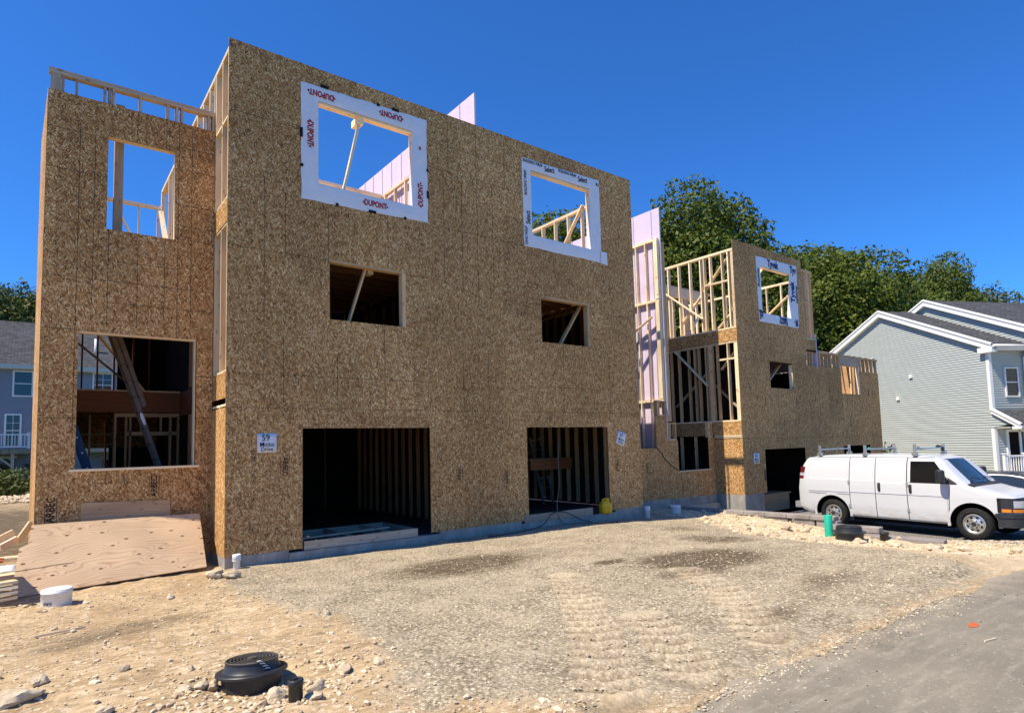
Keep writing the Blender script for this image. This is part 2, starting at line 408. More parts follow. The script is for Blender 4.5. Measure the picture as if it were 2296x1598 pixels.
        for i in keep:
            for q in s.u[i]: fl += [q[0], q[1]]
        uvl.data.foreach_set('uv', fl)
        for m in ([M[x] if isinstance(x, str) else x for x in (mat if isinstance(mat, (list, tuple)) else [mat])] if mat else s.mats): me.materials.append(m)
        me.polygons.foreach_set('material_index', [s.mi[i] for i in keep])
        me.polygons.foreach_set('use_smooth', [s.sm[i] for i in keep])
        me.update()
        o = bpy.data.objects.new(name, me); C.objects.link(o)
        if loc is not None: o.location = loc
        adopt(o, parent)
        return o
LOCAL = set()                      # roots whose parts are written in the root's own coordinates
def wm(o):
    m = Matrix.LocRotScale(o.location, o.rotation_euler, o.scale)
    return wm(o.parent) @ o.matrix_parent_inverse @ m if o.parent else m
def adopt(o, parent):
    if parent is None: return
    o.parent = parent
    if parent.name in LOCAL: LOCAL.add(o.name)
    else: o.matrix_parent_inverse = wm(parent).inverted()
def tag(o, label=None, cat=None, group=None, kind=None):
    if label: o['label'] = label
    if cat: o['category'] = cat
    if group: o['group'] = group
    if kind: o['kind'] = kind
    return o
def thing(name, label, cat, loc=(0, 0, 0), rz=0, group=None, local=False):
    o = bpy.data.objects.new(name, None); C.objects.link(o); o.empty_display_size = .3
    if local: LOCAL.add(o.name)
    o.location = loc; o.rotation_euler = (0, 0, rz); return tag(o, label, cat, group)
def copy_tree(o, parent=None):
    c = o.copy(); C.objects.link(c)
    if parent is not None: c.parent = parent
    for ch in list(o.children): copy_tree(ch, c)
    return c
def box(name, m, parent, x0, x1, y0, y1, z0, z1, wood=True):
    return MB().bx(x0, x1, y0, y1, z0, z1, 0, wood).build(name, m, parent)
def bar(name, m, parent, p, q, w, t, up=(0, 0, 1)):
    return MB().bar(p, q, w, t, up).build(name, m, parent)
def text(s, size, m, org, xd, yd, parent, name='lettering', align='LEFT', sx=1.0, bold=.016):
    cu = bpy.data.curves.new(name, 'FONT'); cu.body = s; cu.size = size; cu.align_x = align; cu.align_y = 'CENTER'; cu.resolution_u = 3; cu.offset = size*bold
    tmp = bpy.data.objects.new(name, cu); C.objects.link(tmp)
    dg = bpy.context.evaluated_depsgraph_get(); me = bpy.data.meshes.new_from_object(tmp.evaluated_get(dg))
    C.objects.unlink(tmp); bpy.data.objects.remove(tmp)
    xd = Vector(xd).normalized(); yd = Vector(yd).normalized(); z = xd.cross(yd)
    mt = Matrix(((xd.x*sx, yd.x, z.x, org[0]), (xd.y*sx, yd.y, z.y, org[1]), (xd.z*sx, yd.z, z.z, org[2]), (0, 0, 0, 1)))
    me.transform(mt); me.materials.clear(); me.materials.append(M[m]); me.name = name
    o = bpy.data.objects.new(name, me); C.objects.link(o)
    adopt(o, parent)
    return o

def sheet(mb, axis, pos, th, u0, u1, z0, z1, holes=(), m=0, seams_h=(), seams_v=(), sm=1, jig=0):
    """wall sheet with real openings. axis 'y': spans x,z at y=pos..pos+th; axis 'x': spans y,z at x=pos..pos+th.
    seams are narrow grooves drawn as strips 2 mm proud."""
    us = sorted({u0, u1, *[h[0] for h in holes], *[h[1] for h in holes]}); us = [u for u in us if u0 <= u <= u1]
    zs = sorted({z0, z1, *[h[2] for h in holes], *[h[3] for h in holes]}); zs = [z for z in zs if z0 <= z <= z1]
    solid = lambda u, z: u0 < u < u1 and z0 < z < z1 and not any(h[0] < u < h[1] and h[2] < z < h[3] for h in holes)
    P = (lambda u, d, z: (u, pos+d, z)) if axis == 'y' else (lambda u, d, z: (pos+d, u, z))
    for a in range(len(us)-1):
        for b in range(len(zs)-1):
            ua, ub, za, zb = us[a], us[a+1], zs[b], zs[b+1]; cu, cz = (ua+ub)/2, (za+zb)/2
            if not solid(cu, cz): continue
            uv = [(ua, za), (ub, za), (ub, zb), (ua, zb)]
            fr = [P(ua, 0, za), P(ub, 0, za), P(ub, 0, zb), P(ua, 0, zb)]; bk = [P(ua, th, za), P(ub, th, za), P(ub, th, zb), P(ua, th, zb)]
            if axis == 'x': mb.poly(fr[::-1], uv[::-1], m); mb.poly(bk, uv, m)
            else: mb.poly(fr, uv, m); mb.poly(bk[::-1], uv[::-1], m)
            e = 1e-4
            for (i, j, tu, tz) in ((0, 1, cu, za-e), (1, 2, ub+e, cz), (2, 3, cu, zb+e), (3, 0, ua-e, cz)):
                if not solid(tu, tz): mb.poly([fr[i], bk[i], bk[j], fr[j]], [(0, 0), (th, 0), (th, 1), (0, 1)], m)
    sg = -1 if th > 0 else 1
    g = .0032
    for (z, a, b) in seams_h:
        mb.bx(*( (a, b, *sorted((pos+sg*.002, pos+th*.3))) if axis == 'y' else (*sorted((pos+sg*.002, pos+th*.3)), a, b)), z-g, z+g, sm)
    for (u, a, b) in seams_v:
        if axis == 'y': mb.bx(u-g, u+g, *sorted((pos+sg*.0025, pos+th*.3)), a, b, sm)
        else: mb.bx(*sorted((pos+sg*.0025, pos+th*.3)), u-g, u+g, a, b, sm)
    return mb

# ------------------------------------------------------------------ ground
def sst(a, b, x):
    t = max(0., min(1., (x-a)/(b-a))); return t*t*(3-2*t)
def lerp(a, b, t): return a+(b-a)*t
def pw(x, pts):
    if x <= pts[0][0]: return pts[0][1]
    for (x0, y0), (x1, y1) in zip(pts, pts[1:]):
        if x <= x1: return lerp(y0, y1, (x-x0)/(x1-x0))
    return pts[-1][1]
def zroad(x): return pw(x, [(-40, .35), (0, .06), (4, .02), (9, -.13), (13, -.45), (17, -.74), (25, -.95), (32, -1.2), (60, -1.8)])
def xwall(y): return 13.3-(y-1)*.09
def gz(x, y, rough=True):
    lot = -.19+.23*max(0., min(1.15, (-.3-y)/8.6))
    if y > 1.1: lot = -.19+.15*sst(1, 9, y)
    lot -= lerp(.14, .62, sst(.5, -6, y))*sst(7.6, 12.6, x)
    right = -.82 - .25*sst(20, 28, x)-.3*sst(27, 32, x)
    xw = xwall(y); wd = lerp(.12, 3.4, sst(-5.2, -8.2, y)); 
    lim = 1.0 if y > 1 else 1.0
    t = sst(xw+.12, xw+.12+wd, x)
    if y > .9: t *= sst(15.85, 15.9, x)
    z = lerp(lot, right, t)
    z = lerp(z, zroad(x)-.008, sst(-8.15, -8.75, y))
    if y > 9: z = lerp(z, pw(x, [(-30, .45), (0, .3), (20, -.5), (40, -1.2)]), sst(9, 18, y))
    if rough and -6 < x < 16 and -8.7 < y < 1.2:
        k = sst(-8.75, -8.4, y)
        dr = sst(.6, -.6, x)
        z += k*.018*noise.noise((x*1.3, y*1.3, 0))+k*(.010+.014*dr)*noise.noise((x*3+y, y*5, 3))+k*(.006+.010*dr)*noise.noise((x*9+y*3, y*13, 5))+dr*.007*noise.noise((x*23, y*23, 2))
        pile = sst(9.8, 11.2, x)*sst(13.9, 13.2, x)*sst(-.8, -2.0, y)*sst(-8.2, -6.9, y)
        z += pile*(.02+.07*max(0, noise.noise((x*1.7, y*1.7, 9)))+.04*noise.noise((x*5, y*5, 2)))
        z += .05*sst(1.0, 0, math.hypot(x+1.9, (y+5.2)*1.3)/1.4)
        z -= .035*sst(.42, .26, math.hypot(x+1.14, y+6.02))
        z -= .03*sst(.5, .3, math.hypot(x+1.05, y+6.25))
    return z
GR = [(.0, -.16), (-.12, -.9), (-.36, -1.42), (-.22, -3.0), (0, -4.1), (.1, -5.1), (-.05, -6.1), (-.3, -6.8), (-.5, -7.5), (0, -7.75), (.5, -8.3), (1.0, -8.8), (3.5, -8.72), (5.3, -8.70), (7.4, -8.65), (8.0, -7.8), (8.5, -6.4), (8.9, -5.2), (10.2, -3.2), (11.9, -.95), (11.6, .9), (0, .9)]
def sdist(x, y, poly):
    ins = False; d = 1e9; n = len(poly)
    for i in range(n):
        (x1, y1), (x2, y2) = poly[i], poly[(i+1) % n]
        if (y1 > y) != (y2 > y) and x < (x2-x1)*(y-y1)/(y2-y1)+x1: ins = not ins
        dx, dy = x2-x1, y2-y1; t = max(0, min(1, ((x-x1)*dx+(y-y1)*dy)/(dx*dx+dy*dy)))
        d = min(d, math.hypot(x-x1-t*dx, y-y1-t*dy))
    return d if ins else -d
DAMP = [(3.0, -2.9, 1.35, .8, .8, 0), (5.7, -5.5, 1.1, .75, 1.1, -.3), (4.9, -6.0, .8, .35, .7, 0), (7.7, -4.4, .5, .7, .7, .4), (4.6, -4.55, .35, .18, .9, 0), (9.0, -2.6, .8, .35, .5, .3), (3.4, -8.0, .5, .2, .5, 0), (-1.9, -3.4, .9, .35, .5, .2), (5.4, -7.6, .7, .3, .5, .1)]
TRACKS = [[(3.35, -4.9), (2.5, -6.1), (1.7, -7.1), (.6, -8.4)], [(4.75, -5.9), (4.1, -6.9), (3.4, -7.6), (2.6, -8.4)], [(2.45, -7.1), (1.9, -7.9), (1.4, -8.5)]]
def trackpos(x, y):
    best = (9, 0)
    for tr in TRACKS:
        acc = 0
        for (x1, y1), (x2, y2) in zip(tr, tr[1:]):
            dx, dy = x2-x1, y2-y1; L = math.hypot(dx, dy); t = max(0, min(1, ((x-x1)*dx+(y-y1)*dy)/(L*L)))
            d = math.hypot(x-x1-t*dx, y-y1-t*dy)
            if d < best[0]: best = (d, acc+t*L)
            acc += L
    return best
def axis_pts(lo, hi, a, b, fine):
    p = [lo]; 
    seq = []
    x = a; st = fine
    while x > lo: seq.append(x); st *= 1.35; x -= st
    seq = [lo]+seq[::-1]
    x = a+fine
    while x < b: seq.append(x); x += fine
    st = fine; x = b
    while x < hi: seq.append(x); st *= 1.35; x += st
    return seq+[hi]
def make_ground():
    xs = axis_pts(-320, 420, -4.2, 15.2, .062); ys = axis_pts(-60, 520, -9.0, 1.2, .055)
    nx, ny = len(xs), len(ys); vs = []; A = {k: [] for k in ('gravel', 'damp_shade', 'track', 'rut_shade', 'drive', 'far')}
    for y in ys:
        for x in xs:
            z = gz(x, y); tk = 0; ru = 0; dm = 0; g = 0
            near = -5 < x < 15 and -9 < y < 1.5
            if near:
                g = .5+max(-.5, min(.5, sdist(x, y, GR)*1.1))
                for (cx, cy, rx, ry, a, rot) in DAMP:
                    u = ((x-cx)*cos(rot)+(y-cy)*sin(rot))/rx; v = (-(x-cx)*sin(rot)+(y-cy)*cos(rot))/ry
                    q = math.hypot(u, v)
                    if q < 1.4: dm = max(dm, a*sst(1.4, .4, q))
                d, al = trackpos(x, y)
                if d < .3:
                    wv = .5+.5*sin((al+.35*abs(d))*2*pi/.24)
                    m = sst(.3, .22, d); tk = m*sst(.35, .65, wv)*(.7+.5*noise.noise((x*2, y*2, 8))); ru = m*(1-sst(.3, .6, wv)); z += m*(wv-.5)*.05
            elif x < 3 and 2.5 < y < 16: dm = .95*sst(2.5, 5, y)*sst(16, 13, y)  # shaded ground behind the bay painted dark through the damp mask
            vs.append((x, y, z)); A['gravel'].append(g); A['damp_shade'].append(dm); A['track'].append(max(0, min(1, tk))); A['rut_shade'].append(ru)
            A['drive'].append(sst(xwall(y)+.1, xwall(y)+.35, x)*sst(-8.6, -7.6, y)*sst(.9, .6, y) if x < 30 else 0)
            A['far'].append(max(sst(10, 13, y)*(1 if x > -1 else sst(17.5, 19, y)), sst(-22, -26, y), sst(-8, -14, x), sst(45, 60, x)))
    fs = [(j*nx+i, j*nx+i+1, (j+1)*nx+i+1, (j+1)*nx+i) for j in range(ny-1) for i in range(nx-1)]
    me = bpy.data.meshes.new('ground'); me.from_pydata(vs, [], fs)
    for k, a in A.items():
        at = me.attributes.new(k, 'FLOAT', 'POINT'); at.data.foreach_set('value', a)
    me.polygons.foreach_set('use_smooth', [True]*len(fs)); me.materials.append(M['ground']); me.update()
    o = bpy.data.objects.new('ground', me); C.objects.link(o); tag(o, kind='structure')
make_ground()
def make_road():
    xs = [-60+2*i for i in range(29)]+[-2+.06*i for i in range(300)]+[16+1.5*i for i in range(60)]; mb = MB()
    e = lambda x: -8.83+.12*noise.noise((x*.9, 0, 4))+.07*noise.noise((x*3.7, 0, 1))+.04*noise.noise((x*8.3, 0, 2))-.16*sst(9, 14, x)
    rows = [0, .12, .4, 1, 2, 4, 8]
    P = lambda i, j: (xs[i], e(xs[i])-rows[j], zroad(xs[i])+(.0 if j == 0 else .012))
    mb.grid(P, len(xs)-1, len(rows)-1, 0, True)
    for k in range(len(mb.f)): mb.f[k] = mb.f[k][::-1]
    tag(mb.build('road', 'asphalt'), kind='structure')
make_road()

# ------------------------------------------------------------------ framed townhouses
A = thing('unfinished_townhouse', 'three storey OSB sheathed townhouse shell with two garage openings and white wrapped top windows', 'building', (5.4, 3, -.19))
B = thing('unfinished_townhouse', 'farther OSB townhouse shell behind the white van, one tower still open stud framing', 'building', (21.2, 3, -.85))
def lum(name, parent, *b, m='lumber'): return box(name, m, parent, *b)
def stud(parent, x0, x1, y0, y1, z0, z1, m='lumber'): return lum('stud', parent, x0, x1, y0, y1, z0, z1, m=m)
T = .0381; D = .14
W1 = (1.63, 3.70, 6.97, 8.64); W2 = (7.03, 9.09, 6.97, 8.64); L1 = (1.85, 3.50, 4.31, 5.49); L2 = (7.25, 8.94, 4.31, 5.47)
G1 = (1.32, 4.03, -9, 2.2); G2 = (6.68, 9.45, -9, 2.2)
mb = MB(); mb.mid('osb'); mb.mid('seam'); mb.mid('osb_row')
sheet(mb, 'y', 0, .012, -.012, 10.752, 0.0, 9.3, [W1, W2, L1, L2, G1, G2],
      seams_h=[(2.57, 0, 10.74), (3.18, 0, 4.1), (3.19, 6.7, 10.74), (5.25, 8.95, 10.74), (5.22, 5.9, 7.2), (5.44, 3.52, 4.46), (5.46, 0, 1.84), (7.96, 4.1, 6.74), (7.96, 0, 1.28), (6.65, 4.46, 6.7), (8.55, 4.1, 6.7)],
      seams_v=[(4.47, 5.42, 7.95), (4.95, 5.3, 7.95), (5.37, 5.0, 9.3), (5.81, 5.25, 7.95), (7.94, 2.58, 4.29), (.97, 2.58, 3.9), (4.91, 2.58, 4.2), (2.0, 2.58, 3.6), (3.0, 2.58, 4.3), (6.2, 7.96, 9.2), (1.0, 5.46, 6.6), (.62, 3.2, 6.8), (1.83, 5.5, 6.5), (3.1, 5.5, 6.55), (5.6, 2.58, 4.0), (4.6, 7.96, 9.2), (9.6, 2.6, 4.0)])
mb.build('front_sheathing', None, A)
mb = MB(); mb.mid('osb'); mb.mid('seam')
LB = (-2.08, -.30, 1.57, 3.885); LW = (-1.725, -.68, 5.715, 7.375)
sheet(mb, 'y', 1.06, .012, -2.585, -.012, -.05, 7.97, [LB, LW],
      seams_h=[(7.33, -2.58, -1.74), (6.63, -2.58, -1.74), (4.80, -2.58, -.02), (3.91, -2.58, -2.08), (4.42, -1.7, -.02), (7.07, -.66, -.02), (6.4, -.66, -.02), (5.74, -.66, -.02), (6.0, -.66, -.02), (7.5, -.66, -.02), (3.2, -.3, -.02), (2.42, -2.58, -2.08), (2.44, -.3, -.02), (5.16, -1.7, -.62)],
      seams_v=[(-2.13, 3.9, 7.5), (-1.91, 4.4, 7.37), (-1.69, 4.0, 5.7), (-1.29, 7.4, 7.97), (-.83, 7.4, 7.97), (-1.25, 4.0, 5.4), (-.83, 4.2, 5.7), (-.62, 3.9, 7.9), (-.40, 3.9, 7.9), (-2.13, 2.3, 3.9)])
mb.build('bay_sheathing', None, A)
# bay wall and band under the bay's top plate
for x in (-2.55, -2.41, -2.22, -1.815, -1.74, -1.685, -1.275, -.83, -.685, -.60, -.14, -.06):
    stud(A, x, x+T*1.05, 1.075, 1.075+D, 7.95 if x > -2.5 else 3.9, 8.27, 'lumber_grey')
lum('stud', A, -2.56, -2.415, 1.06, 1.072, 7.975, 8.27, m='lumber_grey')
lum('top_plate', A, -2.59, -.015, 1.06, 1.06+D, 8.272, 8.312, m='lumber_grey'); lum('top_plate', A, -2.59, -.015, 1.06, 1.06+D, 8.315, 8.355, m='lumber_grey')
# bay window framing
lum('window_header', A, -1.73, -.67, 1.075, 1.2, 7.375, 7.44); 
stud(A, -1.77, -1.73, 1.075, 1.21, 5.7, 7.37); stud(A, -.68, -.64, 1.075, 1.21, 5.7, 7.37)
lum('window_sill', A, -1.76, -.64, 1.075, 1.2, 5.64, 5.71)
stud(A, -1.60, -1.46, 1.45, 1.60, 5.2, 8.2, 'lumber_grey')
# big opening of the bay
lum('window_header', A, -2.08, -.30, 1.072, 1.21, 3.865, 3.91); lum('window_sill', A, -2.16, -.22, 1.02, 1.21, 1.535, 1.575)
stud(A, -2.12, -2.08, 1.075, 1.21, -.05, 3.88); stud(A, -.32, -.285, 1.06, 1.21, 1.57, 3.885, 'lumber')
# left flank of the bay, a few centimetres out of square, in the sun
P = lambda y: -2.59-.034*min(y-1.06, 2.44)
mb = MB(); mb.mid('osb')
for z0, z1 in ((-.05, 2.6), (2.6, 5.5), (5.5, 8.0)):
    for ya, yb in ((1.06, 3.5), (3.5, 7.8)):
        mb.poly([(P(ya), ya, z0), (P(ya), ya, z1), (P(yb), yb, z1), (P(yb), yb, z0)], [(ya, z0), (ya, z1), (yb, z1), (yb, z0)])
        mb.poly([(P(yb)+.02, yb, z0), (P(yb)+.02, yb, z1), (P(ya)+.012, ya+.015, z1), (P(ya)+.012, ya+.015, z0)], [(z0, 0), (z1, 0), (z1, 6.7), (z0, 6.7)])
mb.build('flank_sheathing', None, A)
for y in (2.4, 3.6, 4.8): stud(A, P(y)+.03, P(y)+.17, y, y+T, -.05, 7.9)
for y in (6.0, 7.2): stud(A, P(y)+.03, P(y)+.17, y, y+T, 3.2, 7.9)
# sunlit return of the box (x = 0): OSB below, open framing above
mb = MB(); mb.mid('osb'); mb.mid('seam'); sheet(mb, 'x', -.012, .012, .012, 1.06, 0, 2.57); mb.build('return_sheathing', None, A)
box('inner_board', 'osb', A, .145, .157, .02, 1.08, 3.22, 5.88, wood=False); box('inner_board', 'osb', A, .145, .157, .02, 1.08, 6.4, 9.05, wood=False)
mb = MB(); mb.mid('osb_row'); sheet(mb, 'x', -.012, .012, .03, 1.05, 2.74, 3.2); mb.build('rim_board', None, A)
mb = MB(); mb.mid('osb_row'); sheet(mb, 'x', -.012, .012, .03, 1.05, 5.9, 6.32); mb.build('rim_board', None, A)
for (z0, z1) in ((0, 2.6), (3.25, 5.88), (6.38, 9.1)):
    for y in ((.016, .056, .50, 1.02) if z0 > 1 else (.016, .5)): stud(A, 0, D, y, y+T, z0, z1)
for z in (2.6, 3.2, 5.86, 6.335, 7.85, 9.09, 9.13):
    lum('plate' if z != 7.85 else 'blocking', A, 0, D, .0161, 1.06 if z < 9 else 7.8, z, z+T)
# third storey partition along x = 0, back of the bay
for k in range(9):
    y = 1.6+.62*k; stud(A, 0, .09, y, y+T, 6.38, 9.085)
stud(A, -.01, .1, 7.68, 7.78, 6.38, 9.085); stud(A, -.01, .1, 1.1, 1.14, 6.38, 9.085)
lum('plate', A, 0, .09, 1.065, 7.8, 6.335, 6.373)
bar('brace', 'lumber', A, (-.03, 7.6, 8.5), (-.03, 5.9, 6.4), .12, .035, (1, 0, 0))
# rear wall of the bay, third storey
lum('top_plate', A, -2.6, -.01, 7.74, 7.88, 8.61, 8.69)
for x in (-2.5, -1.9, -1.45, -1.0, -.55, -.1): stud(A, x, x+T, 7.74, 7.88, 6.36, 8.61)
lum('plate', A, -2.6, -.02, 7.74, 7.88, 6.335, 6.373)
bar('brace', 'lumber', A, (-1.0, 7.7, 8.3), (-.3, 7.7, 6.9), .14, .035, (0, 1, 0))
# bay interior: second floor rim beam, first floor partition, rear studs
box('floor_beam', 'lvl', A, -2.65, -.01, 4.38, 4.47, 2.72, 3.17)
lum('plate', A, -2.65, -.01, 4.38, 4.5, 3.175, 3.21)
lum('top_plate', A, -1.27, -.02, 4.40, 4.52, 2.62, 2.70, m='lumber_shade')
for x in (-1.27, -1.07, -.99, -.21, -.05): stud(A, x, x+T, 4.40, 4.52, -.05, 2.62, 'lumber_shade')
lum('door_header', A, -1.03, -.04, 4.40, 4.52, 2.21, 2.29, m='lumber_shade')
for x in (-.78, -.40): stud(A, x, x+T, 4.40, 4.52, 2.29, 2.62, 'lumber_shade')
for x in (-1.70, -1.25): stud(A, x, x+T, 4.9, 5.0, -.05, 2.7, 'lumber_shade')
for x in (-2.63, -2.2, -1.95, -1.75, -1.42, -1.05, -.62, -.25): stud(A, x, x+T, 7.7, 7.84, 3.25, 6.28, 'lumber_deep_shade')
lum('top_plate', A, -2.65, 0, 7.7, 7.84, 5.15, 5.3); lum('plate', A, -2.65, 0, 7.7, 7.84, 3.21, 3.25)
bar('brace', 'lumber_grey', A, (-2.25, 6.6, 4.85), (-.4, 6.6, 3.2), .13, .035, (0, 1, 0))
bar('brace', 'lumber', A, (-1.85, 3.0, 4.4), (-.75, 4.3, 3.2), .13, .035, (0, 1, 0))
for x in (-2.62, -1.9, -1.2): stud(A, x, x+T, 7.7, 7.84, -.1, 2.7, 'lumber_deep_shade')
box('rear_sheathing', 'osb', A, -2.66, 0, 7.85, 7.862, 1.98, 3.2, wood=False); box('rear_sheathing', 'interior_shade', A, -1.1, 0, 7.85, 7.862, -.1, 1.98, wood=False); box('rear_sheathing', 'interior_shade', A, -.95, 0, 7.85, 7.862, 3.2, 6.2, wood=False)  # black sheets stand in for shade at the rear of the bay
for z in (2.32, 2.05): lum('blocking', A, -2.65, -1.05, 7.6, 7.7, z, z+T)
# stack of studs and rim on the partition at x = 0 seen from the bay
for k in range(8): stud(A, -.015-.004*(k % 2), .07, 1.25+k*.26, 1.25+k*.26+.25, -.05, 2.62, 'lumber_shade')
box('rim_board', 'lvl', A, -.02, .07, 1.2, 4.38, 2.64, 3.17)
for k in range(8): stud(A, -.015-.004*(k % 2), .07, 1.25+k*.26, 1.25+k*.26+.25, 3.2, 5.88, 'lumber_shade')
box('shade_board', 'interior_shade', A, .072, .084, 1.08, 7.8, -.05, 6.3, wood=False)  # black board added to keep the interior dark
# floors
box('subfloor', 'sub', A, .1, 10.7, .16, 7.8, 3.19, 3.21, wood=False); box('subfloor', 'sub', A, -2.6, .0, 4.5, 7.7, 3.18, 3.2, wood=False)
box('subfloor', 'sub', A, .145, 10.6, .16, 7.8, 6.31, 6.33, wood=False); box('subfloor', 'sub', A, -2.57, -.02, 3.0, 7.7, 6.3, 6.32, wood=False)
for k in range(13):
    y = .45+k*.5
    lum('joist', A, .16, 5.3, y, y+.05, 6.0, 6.30, m='lumber_deep_shade'); lum('joist', A, 5.45, 10.6, y, y+.05, 6.0, 6.30, m='lumber_deep_shade')
for x in (1.2, 2.6, 3.9, 7.2, 8.4): bar('bridging', 'lumber_deep_shade', A, (x, .5, 6.02), (x, 4.5, 6.28), .04, .03)
box('rear_sheathing', 'interior_shade', A, .0, 10.74, 7.85, 7.862, -.1, 6.36, wood=False)
# party wall between the two units
mb = MB(); mb.mid('drywall'); mb.mid('drywall_edge'); mb.mid('seam')
def fire_wall(x, y0, y1, z0, z1, seams, name, parent, th=.05):
    mb = MB(); mb.mid('drywall'); mb.mid('drywall_edge'); mb.mid('trimblack')
    mb.bx(x, x+th, y0, y1, z0, z1, 0, False)
    mb.bx(x+.006, x+th-.006, y0-.004, y0, z0, z1, 1)
    for y, a, b in seams: mb.bx(x-.003, x, y, y+.035, a, b, 2)
    return mb.build(name, None, parent)
fire_wall(5.37, .02, 7.8, 6.35, 10.1, [(.5+.61*k, 9.2, 10.1) for k in range(0)] , 'fire_wall', A)
box('fire_wall', 'interior_shade', A, 5.36, 5.42, .16, 7.8, -.1, 6.28, wood=False)  # lower party wall coloured black for interior shade
mb = MB(); mb.mid('steel')
for k in range(12): mb.bx(5.362, 5.369, .62+.61*k, .65+.61*k, 6.4, 10.08, 0)
mb.build('stud_track', None, A)
for k in range(12): stud(A, 5.22, 5.31, .18+.61*k, .18+.61*k+T, 6.37, 9.08)
lum('top_plate', A, 5.22, 5.31, .1, 7.8, 9.085, 9.165)
for k in range(16): stud(A, 5.22, 5.31, .3+.41*k, .3+.41*k+T, -.02, 2.6, 'lumber_deep_shade')
for k in range(10): stud(A, 5.22, 5.31, .4+.61*k, .4+.61*k+T, 3.25, 5.9, 'lumber_deep_shade')
# cross partition, third storey
lum('top_plate', A, .1, 5.2, 4.6, 4.7, 9.08, 9.16)
for k in range(8): stud(A, .3+.6*k, .3+.6*k+T, 4.6, 4.7, 6.37, 9.08)
# temporary braces of the two halves, seen through the openings
bar('brace', 'lumber', A, (2.18, .10, 7.0), (2.55, .12, 8.6), .09, .04, (0, 1, 0)); lum('blocking', A, 2.46, 2.6, .05, .35, 8.48, 8.62)
lum('window_header', A, 1.63, 3.70, .016, .16, 8.6, 8.645); stud(A, 1.592, 1.63, .016, .16, 6.4, 8.6); stud(A, 3.70, 3.738, .016, .16, 6.4, 8.6)
lum('window_header', A, 7.03, 9.09, .016, .16, 8.6, 8.645); stud(A, 6.99, 7.03, .016, .16, 6.4, 8.6); stud(A, 9.09, 9.128, .016, .16, 6.4, 8.6)
lum('window_header', A, 1.85, 3.5, .004, .16, 5.45, 5.495, m='lumber_shade'); lum('window_header', A, 7.25, 8.94, .004, .16, 5.42, 5.475, m='lumber_shade')
stud(A, 3.42, 3.505, .004, .16, 4.3, 5.45, 'lumber_shade'); stud(A, 8.86, 8.945, .004, .16, 4.3, 5.42, 'lumber_shade')
bar('brace', 'lumber_shade', A, (2.27, .25, 4.15), (2.72, .2, 5.62), .10, .04, (0, 1, 0)); lum('blocking', A, 2.72, 2.84, .16, .35, 5.38, 5.5, m='lumber_shade')
bar('brace', 'lumber_shade', A, (8.0, .4, 4.1), (8.95, .35, 5.5), .12, .04, (0, 1, 0))
for x in (1.2, 1.9, 2.6, 3.1, 3.6, 4.2, 4.8): stud(A, x, x+T, 4.5, 4.6, 3.25, 5.95, 'lumber_deep_shade')
for x in (6.6, 7.4, 8.1, 8.6, 9.0, 9.5): stud(A, x, x+T, 2.9, 3.0, 3.25, 5.95, 'lumber_deep_shade')
bar('brace', 'lumber_grey', A, (7.6, 2.8, 3.4), (7.9, 2.8, 4.9), .09, .03, (0, 1, 0)); bar('brace', 'lumber_grey', A, (8.5, 2.8, 3.3), (9.3, 2.8, 4.8), .09, .03, (0, 1, 0))
# right flank of the box, x = 10.74, open studs
for (z0, z1, ys) in ((0, 2.6, [.016+.41*k for k in range(15)]), (3.25, 5.88, [.016+.41*k for k in range(12)]), (6.38, 9.0, [.016+.62*k for k in range(12)])):
    for y in ys: stud(A, 10.60, 10.735, y, y+T, z0, z1, 'lumber_shade' if z0 < 1 else 'lumber_deep_shade' if z0 < 6 else 'lumber')  # lower storeys take the shaded lumber colours
for z in (2.61, 3.21, 5.87, 6.335, 8.995, 9.035): lum('plate', A, 10.60, 10.735, .0162, 7.8, z, z+T)
box('rim_board', 'osb_row', A, 10.735, 10.748, .02, 7.8, 5.92, 6.32, wood=False); box('rim_board', 'osb_row', A, 10.735, 10.748, .02, 7.8, 2.66, 3.2, wood=False)
bar('brace', 'lumber', A, (10.56, 3.9, 6.6), (10.56, 1.75, 9.1), .12, .035, (1, 0, 0))
box('shade_board', 'interior_shade', A, 10.738, 10.75, 1.1, 7.8, -.05, 5.88, wood=False)  # black board added so the gaps between the studs read as shade
# garage slabs, floors and foundation
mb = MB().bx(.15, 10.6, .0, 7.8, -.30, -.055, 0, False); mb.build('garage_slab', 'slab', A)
for b_ in ((-.008, 1.07, -.008, .145, -.7, 0), (4.25, 6.45, -.008, .145, -.7, 0), (9.64, 10.748, -.008, .145, -.7, 0), (1.07, 4.25, -.03, .14, -.7, -.05), (6.45, 9.64, -.03, .14, -.7, -.055), (-.008, .145, .145, 1.06, -.7, 0), (-2.6, -.008, 1.055, 1.2, -.7, -.05), (10.748, 13.35, 1.055, 1.2, -.8, -.03)):
    box('foundation', 'concrete', A, *b_, wood=False)
# first storey back room of the right garage: platform, stud wall in shaded lumber
for k, x in enumerate((6.9, 7.5, 7.95, 8.4, 8.75)): stud(A, x, x+.05, 4.3, 4.42, -.05, 2.55, 'lumber_deep_shade')
lum('top_plate', A, 6.0, 8.9, 4.3, 4.42, 2.3, 2.36)
box('landing_beam', 'lvl', A, 8.9, 10.55, 2.6, 2.68, 1.02, 1.32); box('landing', 'sub', A, 8.9, 10.58, 2.68, 5.0, 1.32, 1.35, wood=False)
box('shade_board', 'interior_shade', A, 5.5, 10.6, 6.2, 6.212, -.05, 3.1, wood=False)  # black board added to darken the back of the garage
for k in range(7): stud(A, .4+.7*k, .44+.7*k, 7.6, 7.7, -.05, 2.6, 'lumber_deep_shade')
